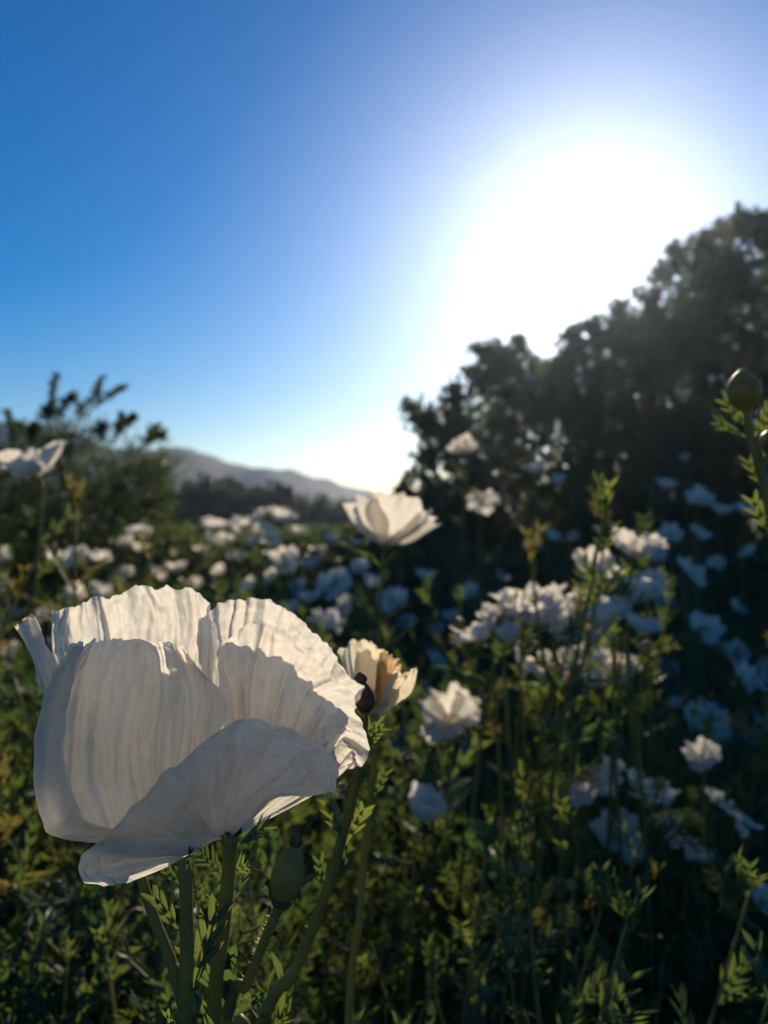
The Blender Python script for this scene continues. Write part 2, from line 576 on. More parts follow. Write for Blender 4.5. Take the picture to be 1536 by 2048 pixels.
# low bush at the foot of the oak, next to the distant ridge
BUSH = [(770, 1190), (790, 1030), (805, 990), (830, 985), (850, 975), (880, 965), (920, 960), (980, 1000), (1000, 1190)]
cen, e = crown_points(BUSH, 7.2, 1.0, 190)
pts = clumps(cen, rng.uniform(0.08, 0.2, len(cen)), np.full(len(cen), 70))
sp = outline_sprays([((x, y), (rng.normal() * 0.3, 1)) for x, y in [(805, 980), (815, 965), (822, 955), (850, 965), (795, 1000), (870, 950), (862, 930), (790, 1020)]], 7.2, 42, 0.12, 0.05)
bush = thing('bush', 'low leafy bush with upright twigs at the foot of the oak beside the ridge end', 'bush', (0.55, 7.2, 0))
V, T = leaf_cloud(np.concatenate([pts, sp]), 0.06, 0.55)
put(mesh_obj('crown', V, [T], M_OAK, smooth=False), bush)
g = Geo()
limb_tree(g, (0.55, 7.2, 0), [P(x, y, 7.2) for x, y in [(805, 985), (822, 955), (850, 970), (866, 925), (930, 980)]], 0.035, 6)
put(g.obj('trunk', M_BARK), bush)

# open shrub with spiky leaders on the left
SHR = [(-260, 1200), (-240, 960), (-120, 900), (-40, 890), (60, 880), (110, 868), (150, 845), (200, 862), (240, 885), (290, 885), (322, 910), (335, 950), (340, 1010), (350, 1200)]
SD = 5.2
cen, e = crown_points(SHR, SD, 1.5, 520)
pts = clumps(cen, rng.uniform(0.08, 0.22, len(cen)), np.full(len(cen), 70))
leaders = [[(120, 880), (112, 830), (105, 800), (112, 755)], [(150, 870), (160, 830), (190, 795), (203, 762)], [(165, 835), (195, 810), (225, 790), (250, 775)],
           [(115, 840), (130, 810), (150, 792)], [(100, 850), (92, 820)], [(225, 890), (238, 860), (240, 830)], [(240, 865), (258, 845), (270, 835)], [(275, 905), (295, 880), (312, 855)], [(295, 885), (315, 875), (326, 872)],
           [(25, 900), (28, 870), (12, 825)], [(30, 880), (40, 850)], [(62, 890), (70, 855)], [(200, 880), (206, 850)], [(-60, 900), (-70, 840), (-60, 800)]]
g = Geo()
lp = []
for L in leaders:
    dd = SD + rng.normal() * 0.25
    path = catmull([P(x, y, dd) for x, y in L], 16)
    V, T, Q = tube(path, [0.009, 0.004], 5)
    g.add(V, T, Q)
    for k in range(5, 16):
        lp.append(path[k] + rng.normal(size=(6, 3)) * 0.014)
        for side in range(2):                              # side twiglets with small leaves
            dv = np.array((rng.normal(), rng.normal() * 0.7, abs(rng.normal()) * 0.8 + 0.5)); dv /= np.linalg.norm(dv)
            ln = rng.uniform(0.03, 0.085) * (1.25 - k / 20)
            V, T, Q = tube([path[k], path[k] + dv * ln * 0.5, path[k] + dv * ln], [0.0022, 0.0012], 3)
            g.add(V, T, Q)
            lp.append(path[k] + dv * (rng.uniform(0.2, 1.05, 9) * ln)[:, None] + rng.normal(size=(9, 3)) * 0.008)
shrub = thing('shrub', 'open grey-green shrub with spiky leafy leaders against the sky, left of the hills', 'shrub', (-2.05, SD, 0))
V, T = leaf_cloud(np.concatenate([pts] + lp), 0.033, 0.42, 0.5)
put(mesh_obj('crown', V, [T], M_SHRUB, smooth=False), shrub)
limb_tree(g, (-2.05, SD, 0), [P(x, y, SD) for x, y in [(25, 895), (110, 870), (150, 850), (225, 885), (285, 895), (-150, 930), (60, 880), (320, 960)]], 0.05, 6)
put(g.obj('trunk', M_BARK), shrub)

# dark line of trees under the distant ridge
line = [(352, 985, 29, 'broad'), (412, 968, 30, 'round'), (455, 972, 32, 'round'), (505, 990, 29, 'low'), (552, 982, 28, 'round'), (606, 1002, 30, 'low'), (655, 1010, 33, 'low'), (700, 1016, 31, 'low'), (742, 1012, 34, 'round'), (300, 975, 31, 'broad'), (232, 985, 29, 'low'), (150, 975, 32, 'broad'), (60, 980, 30, 'round'), (-30, 985, 32, 'broad'), (-110, 980, 30, 'round'), (790, 1004, 32, 'broad'), (850, 1000, 34, 'round'), (905, 1000, 32, 'broad')]
look = {'broad': 'broad dark tree in the far tree line below the ridge', 'round': 'round-topped dark tree in the far tree line below the ridge', 'low': 'low dark tree in the far tree line below the ridge'}
protos = {}
for kind, (wx, hz) in {'broad': (1.5, 1.0), 'round': (1.05, 1.05), 'low': (1.35, 0.8)}.items():
    n = 90
    d = rng.normal(size=(n, 3)); d /= np.linalg.norm(d, axis=1)[:, None]
    rr = rng.random(n) ** 0.4
    c = d * rr[:, None] * np.array((wx, wx, 0.62 * hz)) + (0, 0, 0.62)
    c[:, 2] = np.maximum(c[:, 2], 0.05)
    V, T = leaf_cloud(clumps(c, rng.uniform(0.16, 0.34, n), np.full(n, 90)), 0.12, 0.6)
    cr = mesh_obj('crown', V, [T], M_FAR, smooth=False, link=False)
    g = Geo()
    limb_tree(g, (0, 0, 0), [c[i] for i in range(6)], 0.07, 6)
    tk = g.obj('trunk', M_BARK, link=False)
    protos[kind] = (cr.data, tk.data)
for px, py, dep, kind in line:
    p = P(px, py, dep)
    root = thing('distant_tree', look[kind], 'tree', (p[0], dep, float(ground_z(p[0], dep)) - 0.05), 'far tree line below the ridge')
    s = (p[2] + 0.1) / (1.25 if kind != 'low' else 1.1)
    root.scale = (s * 0.62, s * 0.62, s)
    root.rotation_euler.z = rng.uniform(0, 6.28)
    for nm, dat in zip(('crown', 'trunk'), protos[kind]):
        o = bpy.data.objects.new(nm, dat); COL.objects.link(o); o.parent = root

# low dark scrub between the poppies and the tree line
sy = 5.5 + 30 * rng.random(2300) ** 2.0
sx = np.where(np.arange(2300) < 1500, rng.uniform(-0.62, 0.62, 2300), np.sign(rng.normal(size=2300)) * rng.uniform(0.55, 1.5, 2300)) * sy
sy = np.where(np.arange(2300) < 1500, sy, sy * 0.6)
top = CAM_H - (np.where(sx / sy * F + 768 < 780, 1048, 1085) + rng.exponential(26, 2300) - 1024) / F * sy
top = np.clip(top, 0.25, 1.45)
scr = []
scs = []
for x, y, z in zip(sx, sy, top):
    n = 46
    r = 0.16 + 0.018 * y
    q = rng.normal(size=(n, 3)) * (r, r, 0.0)
    q[:, 2] = -np.abs(rng.normal(size=n)) * 0.45 * z
    scr.append(q + (x, y, z))
    scs.append(np.full(n, 0.055 + 0.006 * y))
scr = np.concatenate(scr); scs = np.concatenate(scs)
scr[:, 2] = np.maximum(scr[:, 2], 0.03)
V, T = leaf_cloud(scr, scs, 0.6, 0.6)
scrub = mesh_obj('scrub', V, [T], M_SHRUB, smooth=False)
scrub['kind'] = 'stuff'

# ------------------------------------------------------------------ leaves, stems, buds
def lance(g, p, d, side, up, L, W, nseg=3, curl=0.15, cup=0.25, taper=1.0):
    """One narrow pointed lobe growing from p along d; two rows of faces with a raised rim."""
    t = np.linspace(0, 1, nseg + 1)
    w = W * (np.sin(np.pi * np.clip(t * 0.82 + 0.14, 0, 1)) ** 0.75) * taper
    w[-1] = 0.0008 * W
    c = p + d * (L * t)[:, None] + up * (curl * L * t ** 2)[:, None]
    l = c - side * w[:, None] * 0.5 + up * (w * cup)[:, None]
    r = c + side * w[:, None] * 0.5 + up * (w * cup)[:, None]
    V = np.stack([l, c, r], 1).reshape(-1, 3)
    Q = []
    for i in range(nseg):
        a = i * 3
        Q += [(a, a + 1, a + 4, a + 3), (a + 1, a + 2, a + 5, a + 4)]
    g.add(V, None, Q)


def leaf_geo(g, p, d, nrm, L, lobes=3, nseg=3, width=0.09, spread=0.75, curl=0.15, seed=None):
    """Deeply cut poppy leaf: a thin midrib blade, pairs of narrow lobes and an end lobe."""
    p = np.asarray(p, float)
    d = np.asarray(d, float); d = d / np.linalg.norm(d)
    nrm = np.asarray(nrm, float); nrm = nrm - d * (nrm @ d); nrm /= np.linalg.norm(nrm) + 1e-9
    s = np.cross(d, nrm)
    lance(g, p, d, s, nrm, L, L * width * 1.1, nseg + 1, curl)
    for k in range(lobes):
        t = 0.28 + 0.5 * k / max(1, lobes - 1) if lobes > 1 else 0.5
        base = p + d * L * t + nrm * curl * L * t * t
        for sg in (-1, 1):
            a = spread * rng.uniform(0.75, 1.2)
            dd = d * math.cos(a) + s * sg * math.sin(a) + nrm * rng.normal() * 0.1
            dd /= np.linalg.norm(dd)
            ss = np.cross(dd, nrm); ss /= np.linalg.norm(ss)
            lance(g, base, dd, ss, nrm, L * (0.46 - 0.12 * abs(k - lobes * 0.35) / lobes) * rng.uniform(0.8, 1.15), L * width * rng.uniform(0.8, 1.2), nseg, curl * 0.8)


def bud_geo(radius, height, sides=14, rings=12, ribs=0.0):
    t = np.linspace(0, 1, rings)
    prof = np.sin(np.pi * np.clip(t, 0.03, 0.985)) ** 0.62 * (1.06 - 0.22 * t)
    ang = np.linspace(0, 2 * np.pi, sides, endpoint=False)
    R = radius * prof[:, None] * (1 + ribs * np.cos(3 * ang)[None, :])
    V = np.stack([R * np.cos(ang), R * np.sin(ang), np.repeat((t * height)[:, None], sides, 1)], -1).reshape(-1, 3)
    i = np.arange(rings - 1)[:, None] * sides
    j = np.arange(sides)[None, :]; j2 = (j + 1) % sides
    Q = np.stack([i + j, i + j2, i + sides + j2, i + sides + j], -1).reshape(-1, 4)
    return V, Q


def align(V, pos, axis, roll=0.0):
    axis = Vector(axis).normalized()
    q = axis.to_track_quat('Z', 'Y').to_matrix() @ Matrix.Rotation(roll, 3, 'Z')
    return np.asarray(V) @ np.array(q).T + np.asarray(pos)


# ------------------------------------------------------------------ petals
def finish_petal(G, name, mat, parent, seed, pleat=0.0016, ruffle=0.0022, nfreq=15, ragged=0.0):
    """G: (nu, nv, 3) world grid from base (row 0) to rim; adds pleats, crepe and a ruffled rim."""
    nu, nv = G.shape[:2]
    du = np.gradient(G, axis=0); dv = np.gradient(G, axis=1)
    N = np.cross(du, dv)
    N /= np.linalg.norm(N, axis=2)[..., None] + 1e-12
    t = np.linspace(0, 1, nu)[:, None]; v = np.linspace(0, 1, nv)[None, :]
    wob = 0.05 * vnoise(v * 5 + 0 * t, t * 2.2, seed + 3)
    vv = (v + wob)
    n1 = vnoise(vv * nfreq, t * 0.8, seed)
    n2 = vnoise(vv * nfreq * 2.6 + 0.4 * n1, t * 1.5, seed + 1)
    n3 = vnoise(v * 24 + n2, t * 17 + n1, seed + 2) * 0.07 + vnoise(v * 46, t * 30, seed + 12) * 0.04
    rs = np.random.default_rng(seed)
    fold = np.zeros((nu, nv))
    nf = int(nfreq * 1.7)
    for q in range(nf):                                   # sharp lengthwise folds
        v0 = (q + rs.uniform(0.1, 0.9)) / nf + 0.03 * vnoise(t * 1.7 + q, 0 * t, seed + 20)
        wd = rs.uniform(0.012, 0.040)
        A = rs.uniform(0.25, 1.0) * (1 if rs.random() < 0.7 else -0.7)
        x = (vv - v0) / wd
        along = np.clip(0.55 + 0.6 * vnoise(t * 2.4 + 3.1 * q, 0 * t, seed + 21), 0, 1)
        fold += A * along * np.exp(-np.abs(x) ** 1.25) * (1 + 0.6 * np.tanh(2 * x))
    amp = pleat * np.clip(t * 1.6, 0, 1) ** 0.7
    n4 = (1 - 2 * np.abs(vnoise(v * 11 + 0.5 * n2, t * 6 + n1, seed + 31))) * 0.11 + (1 - 2 * np.abs(vnoise(v * 23 + n1, t * 11, seed + 32))) * 0.06
    h = amp * (fold * 0.9 + n1 * 0.32 + n2 * 0.18 + n4) + pleat * n3
    h = h + ruffle * t ** 5 * (vnoise(v * 9 + 0 * t, t * 1.5, seed + 5) + 0.6 * vnoise(v * 23 + 0 * t, t * 3, seed + 6))
    fade = np.clip(np.minimum(t * 6, 1), 0, 1)
    G = G + N * (h * fade)[..., None]
    if ragged:
        k = ragged * (t ** 7) * (vnoise(v * 17 + 0 * t, 0 * t + 0 * v, seed + 8) * 0.6 + vnoise(v * 55 + 0 * t, 0 * t + 0 * v, seed + 9) * 0.4)
        G = G + du / (np.linalg.norm(du, axis=2)[..., None] + 1e-9) * k[..., None]
    uv = np.stack([np.broadcast_to(v, (nu, nv)), np.broadcast_to(t, (nu, nv))], -1).reshape(-1, 2)
    return mesh_obj(name, G.reshape(-1, 3), grid_faces(nu, nv), mat, parent, uv=uv)


def petal_grid(rows, base_d, nu=96, nv=220, rescale=True):
    """rows of (px, py, dz_cm) from the base to the rim -> smooth world grid."""
    if len({len(r) for r in rows}) > 1:
        rows = [resample(r, 17) for r in rows]
    R = np.stack([catmull(r, nv) for r in rows])               # rows, nv, 3
    G = np.stack([catmull(R[:, j], nu) for j in range(nv)], 1)  # nu, nv, 3
    d = base_d + G[..., 2] / 100.0
    return np.stack([(G[..., 0] - 768) / F * d, d, CAM_H + (1024 - G[..., 1]) / F * d], -1)


# ------------------------------------------------------------------ the big bloom in front
def stem_obj(parent, pts, r, sides=10, n=30, name='stem', mat=None):
    V, T, Q = tube(catmull(pts, n), r, sides)
    return put(mesh_obj(name, V, [T, Q], mat or M_STEM), parent)


def bristles(parent, pts, r, n, length, t0=0.0, t1=1.0):
    """Short pale hooked hairs along a stem."""
    path = catmull(pts, 80)
    g = Geo()
    for k in range(n):
        i = int((t0 + (t1 - t0) * rng.random()) * 78)
        p = path[i]; tan = path[i + 1] - path[i]; tan /= np.linalg.norm(tan)
        d = np.cross(tan, rng.normal(size=3)); d /= np.linalg.norm(d)
        L = length * rng.uniform(0.5, 1.3)
        q = [p + d * r * 0.9, p + d * (r + L * 0.6) + tan * L * 0.05, p + d * (r + L) + tan * L * 0.45]
        V, T, Q = tube(q, [0.00018, 0.00012, 0.00004], 3)
        g.add(V, T, Q)
    o = put(g.obj('bristles', M_HAIR), parent)
    o['kind'] = 'stuff'
    return o


def pixel_leaf(parent, px0, py0, px1, py1, d, dz=0.0, lobes=3, width=0.085, spread=0.6, curl=0.12, face=None):
    a, b = P(px0, py0, d), P(px1, py1, d + dz)
    g = Geo()
    nrm = np.array(face if face is not None else (rng.normal() * 0.3, -1, 0.35 + rng.normal() * 0.2))
    leaf_geo(g, a, b - a, nrm, np.linalg.norm(b - a), lobes, 5, width, spread, curl)
    return put(g.obj('leaf', M_LEAF), parent)


base = P(462, 1672, HERO)
root_x, root_y = base[0] - 0.05, base[1] + 0.02
hero = thing('poppy', 'large crumpled white poppy bloom in sharp focus, backlit, with six crepe petals', 'flower', (root_x, root_y, 0), 'poppies of the field')
stem_path = [(root_x, root_y, -0.02), P(400, 2700, HERO + 0.02), P(425, 2060, HERO + 0.012), P(447, 1850, HERO + 0.008), P(458, 1740, HERO + 0.004), base - (0, 0, 0.001)]
stem_obj(hero, stem_path, [0.0042, 0.0036, 0.0031, 0.0029, 0.0028, 0.0032], 12, 60)
V, Q = bud_geo(0.0062, 0.010, 14, 9)
put(mesh_obj('receptacle', align(V * 0.7, base - (0, -0.002, 0.0015), (0.1, 0.1, 1)), [Q], M_BROWN), hero)
B0 = [(430, 1672, -.1), (440, 1668, .05), (452, 1664, .1), (462, 1662, .1), (472, 1668, 0)]


def bz(dx=0, dy=0, dz=0, s=1.0):
    return [(452 + (p[0] - 452) * s + dx, p[1] + dy, p[2] + dz) for p in B0]


petals = {
    'back_left': [bz(-10, 5, .3),
                  [(225, 1682, 1.1), (285, 1645, 1.5), (345, 1595, 1.9), (400, 1570, 2.0), (436, 1590, 1.6)],  # unseen lower lobe, added to shade the front petal's lower edge
                  [(185, 1545, 1.5), (280, 1500, 2.28), (350, 1470, 2.58), (400, 1475, 2.58), (432, 1500, 2.28)],
                  [(122, 1380, 2.43), (185, 1345, 3.19), (270, 1325, 3.65), (350, 1325, 3.65), (427, 1380, 3.04)],
                  [(102, 1290, 2.58), (170, 1262, 3.50), (272, 1235, 3.95), (365, 1240, 3.95), (427, 1300, 3.19)],
                  [(101, 1224, 2.58), (113, 1219, 2.81), (150, 1221, 3.19), (166, 1214, 3.34), (176, 1201, 3.50), (215, 1196, 3.80), (245, 1186, 3.95), (268, 1173, 4.03), (280, 1169, 4.03), (300, 1176, 4.03), (330, 1175, 4.03), (362, 1177, 3.95), (388, 1182, 3.80), (404, 1198, 3.57), (413, 1222, 3.27)]],
    'back_right': [bz(5, -5, .4),
                   [(428, 1490, 3.15), (470, 1470, 3.99), (520, 1465, 4.20), (570, 1480, 3.99), (600, 1510, 3.15)],
                   [(424, 1350, 4.20), (480, 1318, 5.47), (560, 1325, 5.88), (635, 1385, 5.25), (680, 1450, 3.78)],
                   [(412, 1278, 4.42), (478, 1245, 5.88), (560, 1262, 6.30), (645, 1330, 5.47), (708, 1420, 3.58)],
                   [(406, 1224, 4.42), (436, 1206, 4.83), (452, 1200, 5.25), (475, 1197, 5.68), (500, 1194, 5.99), (530, 1202, 6.09), (560, 1214, 6.09), (585, 1233, 5.99), (612, 1252, 5.78), (640, 1273, 5.47), (662, 1302, 5.04), (684, 1338, 4.52), (704, 1366, 3.99), (717, 1392, 3.58), (720, 1415, 3.25)]],
    'right': [bz(10, 0, 0.07),
              [(452, 1540, 0.89), (500, 1530, 1.26), (550, 1535, 1.26), (600, 1555, 1.11), (635, 1585, 0.81)],
              [(447, 1450, 1.41), (500, 1425, 2.00), (565, 1440, 2.07), (630, 1480, 1.78), (680, 1548, 1.04)],
              [(443, 1375, 1.70), (490, 1335, 2.29), (565, 1350, 2.37), (645, 1410, 2.00), (712, 1520, 1.11)],
              [(445, 1330, 1.78), (452, 1300, 1.92), (468, 1268, 2.15), (488, 1250, 2.29), (512, 1249, 2.37), (545, 1262, 2.44), (575, 1285, 2.44), (620, 1316, 2.29), (665, 1355, 2.07), (700, 1382, 1.85), (712, 1410, 1.70), (717, 1438, 1.55), (728, 1462, 1.41), (737, 1495, 1.26), (731, 1518, 1.11), (712, 1536, 0.96), (685, 1543, 0.89)]],
    'far_left': [bz(-15, -2, .2, .7),
                 [(230, 1545, 0.64), (245, 1530, 1.20), (265, 1515, 1.60), (290, 1510, 1.76), (310, 1510, 1.76)],
                 [(98, 1398, 0.72), (112, 1404, 1.20), (125, 1400, 1.68), (150, 1392, 2.08), (170, 1390, 2.32)],
                 [(62, 1322, 0.56), (74, 1320, 0.32), (92, 1318, 1.04), (108, 1322, 1.84), (118, 1325, 2.32)],
                 [(39, 1252, 0.48), (44, 1242, 0.32), (58, 1235, 0.64), (74, 1237, 1.28), (88, 1262, 1.92)]],
    'front_left': [[(400, 1690, -0.25), (395, 1695, -0.20), (405, 1692, -0.15), (415, 1688, -0.15), (425, 1684, -0.15), (435, 1680, -0.10), (445, 1678, -0.05)],
                   [(193, 1648, -1.35), (136, 1674, -1.00), (228, 1688, -0.75), (285, 1706, -0.85), (335, 1702, -0.8), (380, 1682, -0.65), (415, 1640, -0.45)],  # unseen bulge behind the front petal, lowered to keep sun off it
                   [(158, 1612, -1.40), (94, 1638, -0.90), (172, 1598, -0.65), (240, 1578, -0.85), (310, 1560, -0.85), (375, 1540, -0.65), (425, 1520, -0.35)],
                   [(133, 1530, -1.35), (93, 1556, -0.75), (160, 1508, -0.55), (232, 1490, -0.80), (310, 1475, -0.80), (382, 1465, -0.60), (443, 1460, -0.25)],
                   [(130, 1440, -1.15), (106, 1445, -0.60), (163, 1412, -0.35), (240, 1392, -0.65), (318, 1388, -0.65), (392, 1390, -0.45), (457, 1425, -0.10)],
                   [(143, 1358, -0.90), (130, 1360, -0.45), (175, 1335, -0.20), (240, 1318, -0.50), (315, 1318, -0.50), (388, 1332, -0.30), (450, 1380, 0.00)],
                   [(172, 1286, -0.60), (163, 1290, -0.35), (195, 1281, -0.15), (250, 1274, -0.40), (308, 1284, -0.40), (372, 1298, -0.20), (420, 1340, 0.00)]],
    'front': [bz(-8, 4, -.2),
              [(370, 1716, -0.53), (340, 1715, -0.78), (355, 1670, -0.98), (400, 1625, -1.15), (455, 1600, -1.15), (510, 1596, -0.94), (540, 1608, -0.69)],
              [(270, 1758, -0.90), (235, 1735, -1.18), (280, 1665, -1.48), (375, 1570, -1.72), (470, 1520, -1.76), (570, 1535, -1.51), (625, 1600, -0.94)],
              [(225, 1772, -1.07), (180, 1740, -1.27), (235, 1670, -1.56), (345, 1555, -1.80), (470, 1475, -1.84), (600, 1505, -1.56), (660, 1590, -0.94)],
              [(202, 1779, -1.15), (165, 1770, -1.23), (148, 1748, -1.31), (160, 1722, -1.39), (185, 1694, -1.48), (225, 1660, -1.59), (262, 1622, -1.72), (300, 1578, -1.80), (345, 1535, -1.84), (390, 1498, -1.88), (430, 1465, -1.88), (468, 1446, -1.84), (510, 1441, -1.80), (560, 1455, -1.72), (610, 1477, -1.59), (650, 1503, -1.39), (674, 1524, -1.23), (682, 1548, -1.10), (680, 1572, -1.02), (668, 1592, -0.94)]],
}
for k, (nm, rws) in enumerate(petals.items()):
    o = put(finish_petal(petal_grid(rws, HERO), 'petal', M_PETAL, None, 40 + 11 * k, ragged=0.0016,
                         pleat={'back_left': 0.0062, 'back_right': 0.0062, 'right': 0.0066, 'front_left': 0.0068, 'front': 0.0060}.get(nm, 0.0036), nfreq=8 if nm != 'far_left' else 4,
                         ruffle=0.0012 if nm.startswith('front') else 0.0022), hero)
    if nm == 'front_left':
        o['label'] = 'shaded inner petal with its left margin folded over'
    if nm == 'front':
        o['label'] = 'drooping front petal seen from its shaded outer side'


def stamen_geo(n, R):
    """Dome of anthers on thin filaments round a pale pistil."""
    g = Geo()
    oct_v = np.array([(1, 0, 0), (0, 1, 0), (-1, 0, 0), (0, -1, 0), (0, 0, 1.6), (0, 0, -1.6)], float)
    oct_t = np.array([(0, 1, 4), (1, 2, 4), (2, 3, 4), (3, 0, 4), (1, 0, 5), (2, 1, 5), (3, 2, 5), (0, 3, 5)])
    for k in range(n):
        u = (k + 0.5) / n
        th = math.acos(1 - u * 1.05)
        ph = k * 2.39996
        d = np.array((math.sin(th) * math.cos(ph), math.sin(th) * math.sin(ph), math.cos(th)))
        r = R * rng.uniform(0.72, 1.08)
        c = d * r + (0, 0, R * 0.25)
        g.add(oct_v * R * 0.075 + c, oct_t)
        if k % 3 == 0:
            V, T, Q = tube([np.array((0, 0, R * 0.1)), c * 0.5 + (0, 0, R * 0.1), c], [R * 0.02, R * 0.02], 3, cap=False)
            g.add(V, T, Q)
    return g


g = stamen_geo(220, 0.009)
V, T, Q = g.arrays()
put(mesh_obj('stamens', align(V, base + np.array((-0.001, 0.010, 0.006)), (-0.1, 0.6, 1)), [T, Q], M_STAMEN), hero)
for a in [(462, 1700, 540, 1650, .33, 0, 4, .06, .45), (455, 1752, 520, 1712, .335, -.004, 4, .07, .6), (455, 1758, 392, 1700, .335, .004, 4, .07, .7), (447, 1830, 497, 1742, .335, .006, 3, .05, .3), (460, 1690, 500, 1612, .335, .01, 3, .06, .5), (448, 1820, 404, 1776, .34, .004, 2, .06, .4), (440, 1920, 512, 1830, .35, .02, 3, .07, .6)]:
    pixel_leaf(hero, *a[:6], lobes=a[6], width=a[7], spread=a[8])

# leafy stalks that rise behind the front petal
s1 = thing('poppy_stalk', 'thick pale green stalk with cut leaves rising behind the big bloom', 'stalk', (P(372, 2048, HERO)[0], HERO + 0.0, 0), 'stalks under the big bloom')
p1 = [(s1.location.x, HERO, -0.02), P(368, 2700, HERO), P(370, 2048, HERO - .006), P(374, 1900, HERO - .006), P(371, 1760, HERO - .004), P(366, 1700, HERO), P(364, 1660, HERO + .002)]
stem_obj(s1, p1, [0.0042, 0.0036, 0.0029, 0.0027, 0.0026, 0.0024], 12, 60)
V, Q = bud_geo(0.006, 0.012, 12, 9)
put(mesh_obj('bud', align(V, np.array(p1[-1]) - (0, 0, .001), (0, 0.1, 1)), [Q], M_BUD), s1)
p2_ = [P(366, 2010, HERO - .005), P(345, 1930, HERO - .005), P(310, 1840, HERO - .002), P(284, 1758, HERO), P(278, 1720, HERO + .004)]
stem_obj(s1, p2_, [0.0024, 0.0023, 0.0022, 0.002], 12, 40, 'branch')
V, Q = bud_geo(0.005, 0.011, 12, 9)
put(mesh_obj('bud', align(V, np.array(p2_[-1]) - (0, 0, .001), (-0.2, 0.2, 1)), [Q], M_BUD), s1)
bristles(s1, p1, 0.0026, 60, 0.0018, 0.45, 0.98)
for a in [(364, 1868, 306, 1786, .324, 0, 3, .10, .42), (360, 1770, 328, 1735, .326, .004, 3, .12, .5), (380, 1985, 440, 1812, .325, .012, 3, .08, .5), (372, 1740, 380, 1698, .324, 0, 2, .12, .3), (378, 1838, 406, 1770, .33, .012, 3, .06, .4), (378, 1965, 420, 2040, .32, -.003, 2, .10, .25), (350, 2070, 334, 2024, .322, 0, 2, .14, .3), (395, 1960, 428, 1866, .328, .006, 1, .13, .5)]:
    pixel_leaf(s1, *a[:6], lobes=a[6], width=a[7], spread=a[8])

# ------------------------------------------------------------------ the hairy bud
bb = P(562, 1808, 0.345)
sb = thing('poppy_bud', 'closed olive poppy bud with brown collar on a bristly stalk under the big bloom', 'bud', (P(440, 2048, .345)[0] - .03, .36, 0), 'closed poppy buds')
pb = [(sb.location.x, .36, -0.02), P(330, 2800, .358), P(452, 2052, .347), P(492, 1970, .345), P(530, 1880, .345), P(553, 1825, .345), bb]
stem_obj(sb, pb, [0.004, 0.0034, 0.0024, 0.0022, 0.0022, 0.0026], 12, 60)
bristles(sb, pb, 0.0022, 150, 0.0022, 0.42, 0.99)
ax_b = P(592, 1680, .345) - bb
V, Q = bud_geo(0.0074, np.linalg.norm(ax_b) * 0.98, 24, 20, 0.04)
bo = put(mesh_obj('bud', align(V, bb - ax_b * .01, ax_b), [Q], M_BUD), sb)
g = Geo()                                       # brown collar and tip
Vc, Qc = bud_geo(0.0050, 0.006, 16, 7)
g.add(align(Vc, bb - ax_b * .06, ax_b), None, Qc)
g.obj('collar', M_BROWN, bo)
Vc, Qc = bud_geo(0.0032, 0.0075, 14, 8)
mesh_obj('tip', align(Vc, bb + ax_b * .86, ax_b), [Qc], M_BROWN, bo)
g = Geo()
axn = ax_b / np.linalg.norm(ax_b)
for k in range(320):
    t = rng.uniform(0.03, 0.9); a = rng.uniform(0, 6.28)
    r = 0.0074 * math.sin(math.pi * t) ** 0.62 * (1.06 - 0.22 * t)
    e1 = np.cross(axn, (0, 1, 0)); e1 /= np.linalg.norm(e1); e2 = np.cross(axn, e1)
    d = e1 * math.cos(a) + e2 * math.sin(a)
    p = bb + ax_b * t * .98 + d * r * 0.97
    V, T, Q = tube([p, p + d * .0009 + axn * .0006, p + d * .0014 + axn * .0017], [0.00012, 0.00008, 0.00003], 3)
    g.add(V, T, Q)
o = g.obj('bristles', M_HAIR, bo)
o['kind'] = 'stuff'
for a in [(556, 1806, 528, 1768, .343, 0, 0, .25, .4), (560, 1790, 640, 1740, .35, .004, 0, .16, .4), (460, 2040, 462, 1905, .345, .004, 2, .22, .25), (470, 2030, 540, 1985, .343, -.004, 1, .1, .4), (455, 2010, 385, 1900, .35, .01, 2, .1, .4)]:
    pixel_leaf(sb, *a[:6], lobes=a[6], width=a[7], spread=a[8])

# ------------------------------------------------------------------ tall bare stalk with the dark bud
D2 = 0.40
sd = thing('poppy_bud', 'slim dark bud with knobbed tip on a long slanting stalk before the wilting bloom', 'bud', (P(440, 2048, D2)[0] - .06, D2 + .01, 0), 'closed poppy buds')
pd = [(sd.location.x, D2 + .01, -0.02), P(400, 2560, D2), P(520, 2060, D2), P(592, 1935, D2), P(650, 1790, D2), P(694, 1640, D2), P(718, 1530, D2), P(732, 1425, D2)]
stem_obj(sd, pd, [0.004, 0.0034, 0.0029, 0.0027, 0.0026, 0.0024], 12, 60)
ax_d = P(722, 1345, D2) - P(732, 1425, D2)
V, Q = bud_geo(0.0058, np.linalg.norm(ax_d) * .85, 18, 14, 0.03)
bo2 = put(mesh_obj('bud', align(V, P(732, 1428, D2), ax_d), [Q], M_BROWN), sd)
V, Q = bud_geo(0.0036, 0.0065, 14, 8)
mesh_obj('tip', align(V, P(723, 1370, D2), ax_d), [Q], M_BROWN, bo2)
bristles(sd, pd, 0.0030, 50, 0.0016, 0.5, 0.98)
for a in [(712, 1550, 745, 1438, .40, 0, 4, .07, .55), (725, 1490, 768, 1452, .40, 0, 3, .08, .6), (690, 1690, 650, 1600, .395, 0, 3, .09, .4), (690, 1690, 730, 1610, .398, 0, 3, .10, .4), (706, 1580, 678, 1560, .40, 0, 2, .1, .5), (660, 1770, 700, 1700, .40, .01, 3, .1, .5), (655, 1790, 640, 1720, .405, .01, 3, .1, .5)]:
    pixel_leaf(sd, *a[:6], lobes=a[6], width=a[7], spread=a[8])

